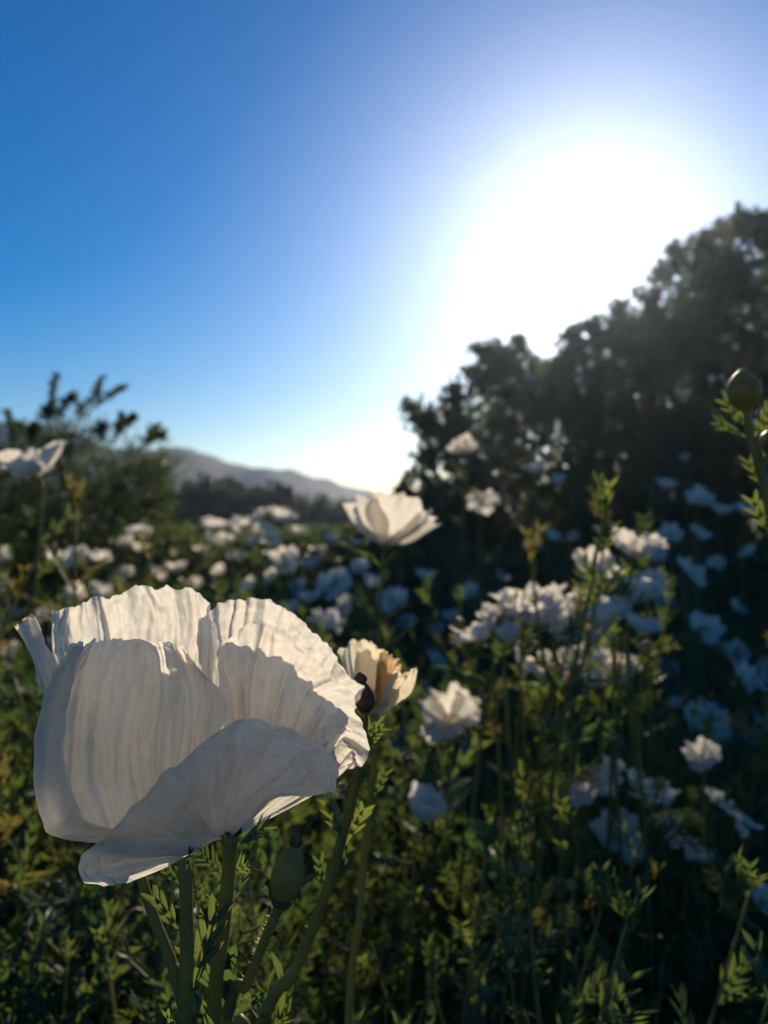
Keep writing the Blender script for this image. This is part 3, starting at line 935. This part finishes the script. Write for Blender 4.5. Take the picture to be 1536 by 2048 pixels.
# ------------------------------------------------------------------ the wilting bloom
D3 = 0.46
wl = thing('poppy', 'small wilting cream poppy with a browned curled petal, half closed, beside the big bloom', 'flower', (P(700, 2048, D3)[0], D3 + .02, 0), 'poppies of the field')
wb = P(748, 1440, D3)
stem_obj(wl, [(wl.location.x, D3 + .02, -0.02), P(690, 2500, D3 + .015), P(722, 1800, D3 + .01), P(745, 1560, D3 + .004), wb], [0.0034, 0.0025, 0.0021, 0.0020], 10, 50)
V, Q = bud_geo(0.0062, 0.010, 12, 8)
put(mesh_obj('receptacle', align(V, wb - (0, 0, .006), (0, 0, 1)), [Q], M_BUD), wl)
WB = [(738, 1432, 0), (744, 1430, .1), (750, 1430, .1), (756, 1430, .1), (762, 1432, 0)]
wp = [(M_WILT, [WB, [(705, 1385, .5), (715, 1380, 1), (730, 1378, 1.2), (748, 1380, 1.2), (765, 1385, 1)], [(684, 1320, .8), (700, 1310, 1.6), (725, 1305, 1.9), (755, 1310, 1.9), (780, 1330, 1.5)], [(680, 1302, .8), (700, 1283, 1.6), (722, 1280, 2), (748, 1287, 2), (772, 1305, 1.5)]]),
      (M_WILT_B, [WB, [(748, 1390, .2), (756, 1385, .5), (764, 1384, .7), (772, 1386, .8), (780, 1390, .8)], [(752, 1335, .2), (765, 1322, .6), (778, 1320, .9), (792, 1330, 1), (800, 1345, .9)], [(758, 1305, 0), (770, 1302, .2), (785, 1312, .5), (798, 1326, .6), (806, 1342, .5)]]),
      (M_WILT, [WB, [(755, 1408, -.2), (768, 1402, -.1), (778, 1398, .1), (790, 1398, .3), (798, 1404, .4)], [(775, 1362, -.3), (790, 1358, .1), (804, 1360, .4), (818, 1368, .6), (822, 1385, .5)], [(790, 1340, -.4), (805, 1352, -.1), (812, 1352, .3), (826, 1334, .7), (836, 1342, .6)]]),
      (M_WILT, [WB, [(720, 1395, 1.2), (735, 1388, 1.7), (755, 1386, 1.9), (775, 1392, 1.7), (790, 1402, 1.2)], [(712, 1335, 1.8), (735, 1325, 2.4), (760, 1325, 2.6), (788, 1342, 2.3), (808, 1372, 1.7)], [(716, 1300, 1.8), (736, 1295, 2.4), (762, 1302, 2.6), (790, 1322, 2.3), (812, 1352, 1.7)]])]
for k, (mt, rws) in enumerate(wp):
    o = put(finish_petal(petal_grid(rws, D3, 34, 40), 'petal', mt, None, 140 + 9 * k, 0.0016, 0.003, 7, 0.002), wl)
    if mt is M_WILT_B:
        o['label'] = 'browned curled petal'
g = stamen_geo(90, 0.008)
V, T, Q = g.arrays()
put(mesh_obj('stamens', align(V, wb + (0, .003, .006), (0, 0, 1)), [T, Q], M_STAMEN), wl)
for a in [(742, 1600, 775, 1540, .465, 0, 3, .1, .5), (738, 1650, 705, 1600, .47, 0, 3, .1, .5)]:
    pixel_leaf(wl, *a[:6], lobes=a[6], width=a[7], spread=a[8])

# ------------------------------------------------------------------ rim-lit bud at the right edge
D4 = 0.56
rb = thing('poppy_bud', 'round pale-rimmed bud on a leafy stalk, out of focus before the dark oak', 'bud', (P(1600, 1500, D4)[0], D4, 0), 'closed poppy buds')
pr = [(rb.location.x, D4, -.02), P(1610, 2200, D4), P(1590, 1500, D4), P(1550, 1080, D4), P(1518, 930, D4), P(1500, 870, D4), P(1492, 815, D4)]
stem_obj(rb, pr, [0.005, 0.0045, 0.004, 0.0035, 0.003, 0.0028], 10, 60)
ax_r = P(1485, 738, D4) - P(1492, 822, D4)
V, Q = bud_geo(0.0125, np.linalg.norm(ax_r), 20, 16, 0.02)
put(mesh_obj('bud', align(V, P(1492, 822, D4), ax_r), [Q], M_BUD), rb)
bristles(rb, [P(1492, 822, D4), P(1489, 790, D4), P(1486, 752, D4)], 0.0108, 260, 0.0016)
for a in [(1500, 860, 1440, 800, D4, 0, 3, .10, .55), (1503, 880, 1425, 845, D4 + .01, 0, 3, .08, .4), (1505, 880, 1535, 820, D4, .01, 3, .09, .5), (1515, 925, 1560, 860, D4 - .01, 0, 3, .1, .5), (1530, 985, 1490, 920, D4, .01, 3, .09, .5), (1535, 1000, 1590, 940, D4, 0, 3, .1, .5), (1550, 1080, 1500, 1000, D4, .02, 3, .1, .5), (1556, 1100, 1620, 1010, D4, 0, 3, .1, .5)]:
    pixel_leaf(rb, *a[:6], lobes=a[6], width=a[7], spread=a[8])
V, Q = bud_geo(0.008, 0.017, 14, 10)
put(mesh_obj('side_bud', align(V, P(1536, 905, D4), (0.2, 0, 1)), [Q], M_BUD), rb)
stem_obj(rb, [P(1522, 950, D4), P(1530, 925, D4), P(1536, 903, D4)], [0.0022, 0.002], 6, 8, 'branch')

# tiny tuft of fluff caught on the rim of the front petal
g = Geo()
fp = P(686, 1570, HERO - .026)
for k in range(90):
    d = rng.normal(size=3); d /= np.linalg.norm(d)
    V, T, Q = tube([fp, fp + d * .0010 + rng.normal(size=3) * .0003, fp + d * .0019], [0.00010, 0.00005], 3)
    g.add(V, T, Q)
fl = g.obj('seed_fluff', M_HAIR)
fl['label'] = 'tiny pale tuft of seed fluff stuck to the rim of the big bloom'
fl['category'] = 'seed fluff'

# ------------------------------------------------------------------ poppies out of focus in the field
def bloom_petal(L, e0, e1, wide, seed, inner):
    """Grid of one petal: grows from the origin along +X, elevation e0 at the base to e1 at the rim."""
    nu, nv = 15, 19
    t = np.linspace(0, 1, nu); s = np.linspace(-1, 1, nv)
    e = np.radians(e0 + (e1 - e0) * t ** 1.3)
    dt = L / (nu - 1)
    rho = np.concatenate([[0], np.cumsum(np.cos(e))[:-1]]) * dt + 0.004
    z = np.concatenate([[0], np.cumsum(np.sin(e))[:-1]]) * dt
    hw = wide * L * np.sin(np.clip(t * 0.60 + 0.02, 0, 1) * math.pi) ** 0.9
    S, TT = np.meshgrid(s, t)
    off = S * hw[:, None]
    back = 0.16 * L * (S ** 2) * (TT ** 1.5)                 # rounded rim
    R = np.maximum(rho, 0.012)[:, None]
    th = off / (R + 0.022)
    X = (rho[:, None] - back * np.cos(e)[:, None]) * np.cos(th * 0.75)
    Y = off * 0.92
    Z = z[:, None] - back * np.sin(e)[:, None]
    ruf = TT ** 2.2 * L * (0.20 * vnoise(S * 1.9 + seed, TT * 2, seed) + 0.13 * vnoise(S * 4.5, TT * 2.4, seed + 1) + 0.05 * vnoise(S * 9, TT * 4, seed + 2))
    X = X + ruf * np.sin(e)[:, None]
    Z = Z + ruf * np.cos(e)[:, None] + TT ** 3 * L * 0.09 * vnoise(S * 5, TT, seed + 4) + inner * 0.002
    return np.stack([X, Y, Z], -1), nu, nv


KINDS = {                  # base elevation, rim elevation, width, scatter
    'cupped': (32, 84, 0.58, 12), 'open': (34, 40, 0.60, 18), 'wide': (24, 16, 0.62, 16), 'ragged': (38, 34, 0.55, 38), 'half': (55, 76, 0.54, 14), 'drooping': (30, -22, 0.60, 26)}
bloom_lib = {}
for kd, (e0, e1, wd, sc) in KINDS.items():
    for var in range(2):
        meshes = []
        for k in range(6):
            G, nu, nv = bloom_petal(0.056 * rng.uniform(0.9, 1.1), e0 + rng.normal() * sc * 0.35, e1 + rng.normal() * sc, wd * rng.uniform(0.9, 1.08), int(rng.integers(1, 9999)), k % 2)
            a = k * math.pi / 3 + rng.normal() * 0.12
            R = np.array(((math.cos(a), -math.sin(a), 0), (math.sin(a), math.cos(a), 0), (0, 0, 1)))
            G = G @ R.T
            t = np.linspace(0, 1, nu)[:, None] + np.zeros((1, nv)); v = np.linspace(0, 1, nv)[None, :] + np.zeros((nu, 1))
            o = mesh_obj('petal', G.reshape(-1, 3), grid_faces(nu, nv), M_PETAL, uv=np.stack([v, t], -1).reshape(-1, 2), link=False)
            meshes.append(o.data)
        bloom_lib[(kd, var)] = meshes
g = stamen_geo(80, 0.0125)
STAMEN_MESH = [g.obj('stamens', M_STAMEN, link=False).data]
V, Q = bud_geo(0.006, 0.009, 10, 6)
RECEPT_MESH = mesh_obj('receptacle', V - (0, 0, .006), [Q], M_BUD, link=False).data

# a few leaf shapes shared by every stalk of the field
LEAF_MESH = []
LEAF_GEO = []
for k in range(6):
    g = Geo()
    leaf_geo(g, (0, 0, 0), (0, 1, 0), (0, 0, 1), 1.0, [3, 3, 4, 2, 4, 2][k], 2, [.10, .085, .08, .11, .07, .12][k], [.6, .7, .55, .5, .8, .5][k], [-.15, .1, .2, -.25, .15, .1][k])
    LEAF_GEO.append(g.arrays())
    LEAF_MESH.append(g.obj('leaf', M_LEAF, link=False).data)

KIND_TEXT = {'cupped': 'cupped white poppy', 'open': 'open white poppy', 'wide': 'wide flat white poppy', 'ragged': 'ragged white poppy', 'half': 'half-closed white poppy', 'drooping': 'white poppy with drooping petals'}
# (px, py, width in px, kind, where)
W_OAKTOP, W_OAKLOW, W_BANK, W_MID, W_LEFT, W_SHRUB, W_RIDGE, W_LOW, W_CORNER = (
    'high before the dark oak', 'low before the shaded foot of the oak', 'in the sunlit bank right of the wilting bloom', 'behind the big bloom', 'in the left foliage below the shrub',
    'beside the spiky shrub', 'in the sunlit clump below the far tree line', 'deep in the shaded foliage right of the hairy bud', 'at the dark lower right')
BL = [(72, 918, 150, 'open', None, 'wide white poppy with uneven rim standing before the spiky shrub'), (772, 1050, 185, 'cupped', None, 'large white poppy with glowing rim standing before the end of the ridge'),
      (930, 890, 62, 'open', None, 'white poppy with a bright ring rim, highest before the dark oak'), (1075, 935, 44, 'cupped', W_OAKTOP), (1118, 962, 36, 'half', W_OAKTOP), (965, 992, 62, 'drooping', W_OAKTOP),
      (1372, 915, 22, 'half', W_OAKTOP), (1330, 968, 44, 'cupped', W_OAKTOP), (1398, 992, 62, 'open', W_OAKTOP), (1440, 1018, 46, 'cupped', W_OAKTOP), (1493, 1020, 48, 'cupped', W_OAKTOP), (1340, 1060, 52, 'wide', W_OAKTOP), (1395, 1062, 50, 'open', W_OAKTOP),
      (1210, 1058, 42, 'cupped', W_OAKTOP), (1100, 1066, 42, 'open', W_OAKTOP), (1064, 1096, 38, 'cupped', W_OAKTOP), (1145, 1075, 30, 'half', W_OAKTOP), (1500, 1100, 40, 'open', W_OAKTOP),
      (1190, 1125, 82, 'ragged', W_BANK), (1262, 1092, 84, 'cupped', W_BANK), (1322, 1110, 44, 'open', W_OAKLOW), (1378, 1132, 72, 'wide', W_OAKLOW), (1430, 1122, 42, 'open', W_OAKLOW),
      (965, 1255, 100, 'ragged', W_BANK), (1052, 1220, 118, 'cupped', W_BANK), (1165, 1222, 122, 'open', None, 'open white poppy showing its orange stamens in the sunlit bank'), (1260, 1178, 100, 'cupped', W_BANK), (1278, 1245, 72, 'ragged', W_BANK),
      (1058, 1318, 84, 'ragged', W_BANK), (1130, 1330, 112, 'ragged', W_BANK), (1215, 1335, 104, 'ragged', W_BANK), (1185, 1290, 70, 'open', W_BANK),
      (870, 1316, 62, 'wide', W_MID), (900, 1418, 112, 'ragged', None, 'ruffled bright white poppy alone right of the wilting bloom'), (945, 1470, 62, 'drooping', W_LOW), (940, 1180, 46, 'open', W_MID), (875, 1260, 40, 'cupped', W_MID),
      (1410, 1245, 74, 'wide', W_OAKLOW), (1490, 1352, 92, 'ragged', W_CORNER), (1540, 1335, 60, 'open', W_CORNER), (1410, 1425, 92, 'wide', W_CORNER), (1403, 1505, 80, 'ragged', W_CORNER), (1535, 1445, 56, 'open', W_CORNER),
      (1195, 1545, 125, 'drooping', W_CORNER), (1312, 1592, 92, 'cupped', W_CORNER), (1458, 1602, 115, 'drooping', None, 'big smooth white poppy with one petal hanging, in full shade at lower right'), (1228, 1652, 112, 'open', None, 'white poppy with a dark round centre among shaded blooms'), (1358, 1660, 92, 'drooping', W_CORNER), (1395, 1702, 62, 'ragged', W_CORNER),
      (845, 1618, 92, 'half', None, 'white poppy with three upright bright petals right of the hairy bud'), (908, 1582, 66, 'wide', W_LOW), (1522, 1792, 76, 'open', W_CORNER), (850, 1782, 58, 'wide', W_LOW), (1050, 1800, 40, 'open', W_LOW), (1225, 1480, 46, 'open', W_CORNER), (800, 1470, 50, 'wide', W_LOW), (850, 1380, 44, 'open', W_LOW),
      (118, 1115, 48, 'cupped', W_LEFT), (158, 1112, 70, 'open', W_LEFT), (198, 1116, 52, 'cupped', W_LEFT), (255, 1080, 40, 'open', W_SHRUB), (275, 1062, 44, 'cupped', W_SHRUB), (292, 1068, 38, 'half', W_SHRUB), (280, 1096, 40, 'cupped', W_SHRUB),
      (425, 1052, 58, 'cupped', W_RIDGE), (422, 1072, 46, 'open', W_RIDGE), (462, 1052, 42, 'open', W_RIDGE), (488, 1048, 50, 'cupped', W_RIDGE), (520, 1030, 52, 'open', W_RIDGE), (558, 1030, 60, 'cupped', W_RIDGE), (575, 1035, 40, 'half', W_RIDGE), (532, 1062, 62, 'wide', W_RIDGE),
      (665, 1080, 38, 'half', W_MID), (622, 1128, 38, 'cupped', W_MID), (572, 1115, 72, 'open', W_RIDGE), (312, 1145, 44, 'open', W_LEFT), (356, 1134, 44, 'cupped', W_LEFT), (668, 1158, 72, 'wide', W_MID), (10, 1108, 50, 'open', W_LEFT), (5, 1175, 50, 'cupped', W_LEFT), (150, 1180, 52, 'open', W_LEFT), (195, 1178, 60, 'ragged', W_LEFT),
      (78, 1150, 34, 'open', W_LEFT), (92, 1220, 54, 'wide', W_LEFT), (655, 1240, 84, 'ragged', W_MID), (578, 1222, 66, 'half', W_MID), (785, 1190, 62, 'wide', W_MID), (818, 1240, 42, 'open', W_MID), (500, 1168, 52, 'open', W_RIDGE), (250, 1140, 40, 'wide', W_LEFT), (20, 1300, 64, 'ragged', W_LEFT), (72, 1378, 52, 'open', W_LEFT), (600, 1170, 44, 'open', W_MID), (720, 1130, 44, 'open', W_MID), (690, 1205, 50, 'wide', W_MID), (30, 1225, 40, 'open', W_LEFT), (8, 1500, 46, 'open', W_LEFT), (440, 1140, 40, 'open', W_RIDGE), (390, 1165, 40, 'wide', W_RIDGE), (1000, 1150, 36, 'open', W_OAKLOW), (1320, 1190, 50, 'open', W_OAKLOW), (1470, 1210, 44, 'open', W_OAKLOW), (1100, 1440, 40, 'open', W_LOW), (1330, 1330, 50, 'wide', W_CORNER)]
BL += [(x, y, w, k, W_BANK) for x, y, w, k in [(988, 1232, 64, 'cupped'), (1012, 1270, 60, 'half'), (1100, 1192, 58, 'cupped'), (1122, 1262, 66, 'ragged'), (1212, 1232, 66, 'cupped'), (1236, 1212, 56, 'open'), (1090, 1345, 62, 'cupped'), (1168, 1318, 74, 'cupped'), (1190, 1362, 56, 'half'), (1244, 1338, 62, 'cupped'), (1300, 1162, 54, 'half'), (1226, 1160, 56, 'cupped'), (1300, 1085, 48, 'open')]]
BL += [(x, y, w, k, W_CORNER) for x, y, w, k in [(1268, 1560, 66, 'open'), (1332, 1640, 66, 'cupped'), (1165, 1575, 56, 'cupped'), (1432, 1462, 56, 'open'), (1500, 1480, 52, 'cupped'), (1470, 1300, 60, 'open'), (1350, 1410, 46, 'half'), (1260, 1700, 50, 'open')]]
BL += [(x, y, w, k, W_RIDGE) for x, y, w, k in [(450, 1076, 38, 'cupped'), (345, 1102, 34, 'open'), (600, 1060, 34, 'cupped'), (510, 1085, 40, 'half'), (400, 1100, 34, 'cupped'), (545, 1150, 46, 'open'), (470, 1110, 36, 'ragged')]]
BL += [(x, y, w, k, W_MID) for x, y, w, k in [(705, 1090, 36, 'cupped'), (640, 1100, 34, 'open'), (740, 1165, 48, 'half'), (850, 1150, 42, 'cupped'), (905, 1235, 46, 'half'), (620, 1195, 50, 'cupped')]]


def leaf_copy(parent, pos, d, nrm, size, k):
    """A leaf object laid along d."""
    d = Vector(d).normalized()
    n = Vector(nrm); n = (n - d * n.dot(d)).normalized()
    x = d.cross(n)
    M = Matrix((x, d, n)).transposed().to_4x4()
    o = bpy.data.objects.new('leaf', LEAF_MESH[k % 6])
    COL.objects.link(o)
    o.parent = parent
    o.matrix_local = Matrix.Translation(Vector(pos)) @ M @ Matrix.Scale(size, 4)
    return o


bloom_boxes = []
used_labels = {}
for i, row in enumerate(BL):
    px, py, w, kd, where = row[:5]
    own = row[5] if len(row) > 5 else None
    d = 0.112 * F / w
    d = min(d, 5.6)
    if py > 1400:
        d = min(d, 2.6 if py < 1600 else 1.9)
    if where == W_BANK or (own and ('alone' in own or 'sunlit' in own or 'upright' in own)):
        w *= 1.22
        d = min(d, (0.66 if py > 1280 else 0.50) / ((py - 1024) / F + 0.3385))              # these stand clear of the oak's shadow
    if py > 1500 and px > 1100:
        d = min(d, 1.15)
    sc = w * d / F / 0.112 * (1.12 if kd in ('cupped', 'half') else 1.0)
    head = P(px, py + w * 0.22, d)
    if not own:
        own = KIND_TEXT[kd] + ' ' + where
    gx = head[0] + rng.normal() * 0.06; gy = head[1] + rng.uniform(-0.03, 0.12)
    root = thing('poppy', own, 'flower', (gx, gy, float(ground_z(gx, gy))), 'poppies of the field')
    rt = np.array(root.location)
    tilt = {'cupped': .25, 'open': .75, 'wide': .8, 'ragged': .45, 'half': .3, 'drooping': .8}[kd]
    az = rng.uniform(0, 6.28) if kd in ('cupped', 'half') else rng.normal(-1.57, 1.0)
    if 'uneven rim' in own:
        az = -2.0; tilt = .35
    if 'stamens' in own or 'centre' in own:
        az = -1.6; tilt = .75
    axis = np.array((math.cos(az) * math.sin(tilt), math.sin(az) * math.sin(tilt), math.cos(tilt)))
    rot = Vector(axis).to_track_quat('Z', 'Y') @ Matrix.Rotation(rng.uniform(0, 6.28), 3, 'Z').to_quaternion()
    neck = head - axis * 0.006
    path = catmull([(0, 0, -.03), (head - rt) * (.35, .35, .4) + (0.01, 0.01, 0), (head - rt) * (.8, .8, .82), neck - rt - axis * 0.03, neck - rt], 18)
    V, T, Q = tube(path, [0.0038, 0.0028, 0.0022, 0.0019], 6)
    mesh_obj('stem', V, [T, Q], M_STEM, root)
    for me in bloom_lib[(kd, i % 2)]:
        o = bpy.data.objects.new('petal', me); COL.objects.link(o); o.parent = root
        o.location = head - rt; o.rotation_mode = 'QUATERNION'; o.rotation_quaternion = rot; o.scale = (sc,) * 3
    for nm, me in (('stamens', STAMEN_MESH[0]), ('receptacle', RECEPT_MESH)):
        o = bpy.data.objects.new(nm, me); COL.objects.link(o); o.parent = root
        o.location = head - rt + axis * (0.004 if nm == 'stamens' else 0); o.rotation_mode = 'QUATERNION'; o.rotation_quaternion = rot; o.scale = (sc,) * 3
    if w > 36:
        for k in range(int(rng.integers(4, 7))):
            j = int(rng.integers(6, 16))
            a = rng.uniform(0, 6.28)
            leaf_copy(root, path[j], (math.cos(a), math.sin(a), rng.uniform(0.3, 1.4)), (rng.normal() * .4, rng.normal() * .4, 1), rng.uniform(0.035, 0.075), int(rng.integers(0, 6)))
    bloom_boxes.append((px, py, w, d))

# ------------------------------------------------------------------ leafy shoots that make up the foliage
def shoot_template(h, nb, seed_leaf):
    """Stem with side twigs; returns its mesh arrays and a list of leaves (pos, dir, normal, size, shape) and bud spots."""
    bend = rng.normal(size=2) * 0.05
    main = catmull([(0, 0, -.03), (bend[0] * .3, bend[1] * .3, h * .4), (bend[0] * .9, bend[1] * .9, h * .75), (bend[0] * 1.6, bend[1] * 1.6, h)], 22)
    g = Geo()
    V, T, Q = tube(main, [0.0042, 0.0032, 0.0022, 0.0012], 5)
    g.add(V, T, Q)
    leaves, buds = [], []

    def dress(path, k0, k1, n, smin, smax):
        for i in range(n):
            j = k0 + (k1 - k0) * (i + rng.random()) / n
            j = min(int(j), len(path) - 2)
            p = path[j]
            tan = path[j + 1] - path[j]; tan /= np.linalg.norm(tan)
            a = i * 2.4 + rng.normal() * 0.5
            out = np.array((math.cos(a), math.sin(a), 0))
            d = out * rng.uniform(0.5, 1.0) + tan * rng.uniform(0.5, 1.1)
            leaves.append((p, d, tan - out * 0.3 + rng.normal(size=3) * 0.3, rng.uniform(smin, smax), int(rng.integers(0, 6))))

    dress(main, 5, 14, 12, 0.05, 0.09)
    dress(main, 13, 20, 14, 0.026, 0.055)
    for b in range(nb):
        j = int(10 + 9 * (b + rng.random()) / nb)
        a = b * 2.2 + rng.normal() * 0.4
        L = rng.uniform(0.07, 0.16)
        out = np.array((math.cos(a), math.sin(a), 0))
        p = main[min(j, 20)]
        tw = catmull([p, p + out * L * .35 + (0, 0, L * .35), p + out * L * .6 + (0, 0, L)], 9)
        V, T, Q = tube(tw, [0.0024, 0.0018, 0.0012], 4)
        g.add(V, T, Q)
        dress(tw, 1, 8, 8, 0.018, 0.04)
        if rng.random() < 0.22:
            buds.append((tw[-1], tw[-1] - tw[-2]))
        else:
            for q in range(3):
                a2 = rng.uniform(0, 6.28)
                leaves.append((tw[-1], (math.cos(a2) * .35, math.sin(a2) * .35, 1), (math.cos(a2), math.sin(a2), .3), rng.uniform(0.02, 0.04), 5))
    for q in range(5):
        a2 = q * 1.3
        leaves.append((main[-1], (math.cos(a2) * .4, math.sin(a2) * .4, 1), (math.cos(a2), math.sin(a2), .3), rng.uniform(0.018, 0.035), int(rng.integers(0, 6))))
    return g, leaves, buds


V, Q = bud_geo(0.006, 0.014, 10, 8)
BUD_MESH = mesh_obj('bud', V, [Q], M_BUD, link=False).data
BUD_ARR = (V, Q)
TPL = []
for k in range(7):
    g, lv, bd = shoot_template(1.2, int(rng.integers(3, 6)), k)
    sm = g.obj('stem', M_STEM, link=False).data
    LV, LT, LQ = [], [], []
    n0 = 0
    Gm = Geo()
    for p, d, nr, s, kk in lv:
        d = np.array(d) / np.linalg.norm(d); nr = np.array(nr, float); nr = nr - d * (nr @ d); nr /= np.linalg.norm(nr) + 1e-9
        x = np.cross(d, nr)
        V0, T0, Q0 = LEAF_GEO[kk]
        Gm.add((V0 * s) @ np.stack([x, d, nr]) + p, T0, Q0)
    leafV, leafT, leafQ = Gm.arrays()
    Sv, St, Sq = g.arrays()
    Bg = Geo()
    for p, d in bd:
        Bg.add(align(BUD_ARR[0], p, d), None, BUD_ARR[1])
    TPL.append(dict(stem=sm, leaves=lv, buds=bd, leafQ=(leafV, leafQ), stemA=(Sv, St, Sq), fol=mesh_obj('foliage', leafV, [leafT, leafQ], M_LEAF, link=False).data))


def top_limit(px, d):
    """Highest photo row the foliage reaches at a given column and depth."""
    zs = -0.86 + 0.3385 * d if px > 900 else -0.80 + 0.3385 * d if px > 560 else -0.62 + 0.36 * d      # tops stay in the shade line of the oak
    shade = 1024 - min(zs, 0.0) / d * F
    lim = 1020 if px < 330 else 1085 if px < 820 else 1130
    return max(lim, shade)


spots = []
def try_spot(x, y, hmin, hmax, force=False):
    px = 768 + x / y * F
    h = rng.uniform(hmin, hmax)
    py = 1024 + (CAM_H - h) / y * F
    lim = top_limit(px, y) + rng.normal(20, 70)
    if py < lim:
        h = CAM_H - (lim - 1024) / F * y
        py = lim
    if h < 0.45 and not force:
        return
    if not force:
        for bx, by, bw, bd_ in bloom_boxes:
            if bd_ > y - 0.05 and abs(px - bx) < bw * 0.5 + 0.06 * F / y and py < by + bw * 0.45:
                h2 = CAM_H - (by + bw * 0.4 + rng.uniform(0, 60) - 1024) / F * y
                if h2 < 0.5:
                    return
                h = min(h, h2)
                py = 1024 + (CAM_H - h) / y * F
        # keep the big bloom and the three buds clear
        if y < 0.42 and px > -300:
            return
        if y < 0.56 and py < 1800 and px < 800:
            return
    spots.append((x, y, h, px, py))


# single sprigs the photograph shows clearly
for px, py, d in [(880, 1052, 1.15), (945, 1028, 1.0), (1020, 1210, 1.5), (130, 1020, 1.1), (58, 1050, 1.0), (5, 1000, .9), (770, 1660, .72), (825, 1670, .75), (765, 1800, .6), (920, 1650, .85), (1010, 1575, 1.0), (1020, 1655, .95), (1010, 1390, 1.1), (955, 1370, 1.15),
                  (1285, 1440, 1.0), (1385, 1480, .9), (1515, 1790, .62), (640, 1850, .52), (690, 1890, .5), (1340, 1150, 1.4), (1400, 1180, 1.3), (1110, 1420, 1.2), (60, 1880, .55), (90, 1830, .6), (150, 1900, .55), (25, 1600, .8), (60, 1480, .9), (230, 1890, .6), (950, 1830, .6), (830, 1850, .55), (40, 1400, 1.0), (990, 1480, 1.05)]:
    p = P(px, py, d)
    spots.append((p[0], p[1], p[2], px, py))
n_named = len(spots)
while len(spots) < 1400:
    y = 0.46 + 6.5 * rng.random() ** 1.5
    half = y * 0.52 + 0.25
    x = rng.uniform(-half, half)
    try_spot(x, y, 0.85, 1.50)
near = sorted(range(len(spots)), key=lambda i: (i >= n_named, not (-60 < spots[i][3] < 1600 and spots[i][4] < 2080), spots[i][1]))
indiv = near[:290]
rest = near[290:]
for rank, i in enumerate(indiv):
    x, y, h, px, py = spots[i]
    T_ = TPL[i % 7]
    z0 = float(ground_z(x, y))
    dry = i in (0, 3, 4, 5, 20) or rng.random() < 0.025
    nbud = len(T_['buds'])
    look_ = ('tall ' if h > 1.18 else 'short ' if h < 0.95 else 'mid-height ') + ('browning ' if dry else 'lit ' if rank < n_named else 'green ') + 'leafy poppy shoot '
    look_ += ['without buds', 'with one small bud', 'with two small buds', 'with three small buds', 'with several small buds'][min(nbud, 4)]
    near_b = min(bloom_boxes, key=lambda q: (q[0] - px) ** 2 + (q[1] - py) ** 2)
    side = ('left of the big bloom' if px < 120 else 'under the folded petal' if px < 330 else 'below the big bloom' if px < 560 else 'by the dark bud stalk' if px < 760 else 'right of the hairy bud' if px < 1000 else 'under the shaded drooping blooms' if px < 1300 else 'in the dark lower foliage') if py > 1400 else ('by the spiky shrub' if px < 330 else 'behind the big bloom' if px < 800 else 'before the low bush by the oak' if px < 1000 else 'among the sunlit bank of poppies' if py > 1150 else 'before the dark oak')
    root = thing('poppy_shoot', look_ + ' ' + side, 'shoot', (x, y, z0), 'leafy poppy shoots of the field')
    s = (h - z0) / 1.2
    root.rotation_euler.z = rng.uniform(0, 6.28)
    sw = s * rng.uniform(0.9, 1.1)
    root.scale = (sw, sw, s)
    o = bpy.data.objects.new('stem', T_['stem']); COL.objects.link(o); o.parent = root
    for p, d in T_['buds']:
        o = bpy.data.objects.new('bud', BUD_MESH); COL.objects.link(o); o.parent = root
        o.location = p; o.rotation_mode = 'QUATERNION'; o.rotation_quaternion = Vector(d).to_track_quat('Z', 'Y')
    if rank < 75:
        for p, d, nr, sz, kk in T_['leaves']:
            o = leaf_copy(root, p, d, nr, sz, kk)
            if dry:
                o.material_slots[0].link = 'OBJECT'
                o.material_slots[0].material = M_DRY
    else:
        o = bpy.data.objects.new('foliage', T_['fol']); COL.objects.link(o); o.parent = root
        o['kind'] = 'stuff'
        if dry:
            o.material_slots[0].link = 'OBJECT'
            o.material_slots[0].material = M_DRY

# the rest of the foliage, too dense to count
Gl, Gs = Geo(), Geo()
for i in rest:
    x, y, h, px, py = spots[i]
    T_ = TPL[i % 7]
    z0 = float(ground_z(x, y)); s = (h - z0) / 1.2
    a = rng.uniform(0, 6.28)
    R = np.array(((math.cos(a), math.sin(a), 0), (-math.sin(a), math.cos(a), 0), (0, 0, 1))) * s
    Gl.add(T_['leafQ'][0] @ R + (x, y, z0), None, T_['leafQ'][1])
    Sv, St, Sq = T_['stemA']
    Gl.add(Sv @ R + (x, y, z0), St, Sq)
# leaves filling the lower storey so that no bare soil shows
n = 20000
yy = 0.5 + 7.5 * rng.random(n) ** 1.25
xx = rng.uniform(-1, 1, n) * (yy * 0.55 + 0.3)
zz = rng.uniform(0.05, 1.0, n) ** 0.8 * np.clip(CAM_H - 0.35 - 0.0 * yy, 0.4, 1.15)
pyy = 1024 + (CAM_H - zz) / yy * F
pxx = 768 + xx / yy * F
ok = pyy > np.array([top_limit(a, b) + 60 for a, b in zip(pxx, yy)])
for bx, by, bw, bd_ in bloom_boxes:
    ok &= ~((bd_ > yy - 0.08) & (np.abs(pxx - bx) < bw * 0.6) & (np.abs(pyy - by) < bw * 0.6))
for x, y, z in zip(xx[ok], yy[ok], zz[ok]):
    V0, T0, Q0 = LEAF_GEO[int(rng.integers(0, 6))]
    a, b, nr = rand_frames(1, 0.8)
    Gl.add((V0 * rng.uniform(0.05, 0.10)) @ np.stack([a[0], b[0], nr[0]]) + (x, y, z), T0, Q0)
fo = Gl.obj('poppy_foliage', M_LEAF)
fo['kind'] = 'stuff'
fo['label'] = 'dense dark green poppy foliage filling the field below the blooms'
fo['category'] = 'foliage'
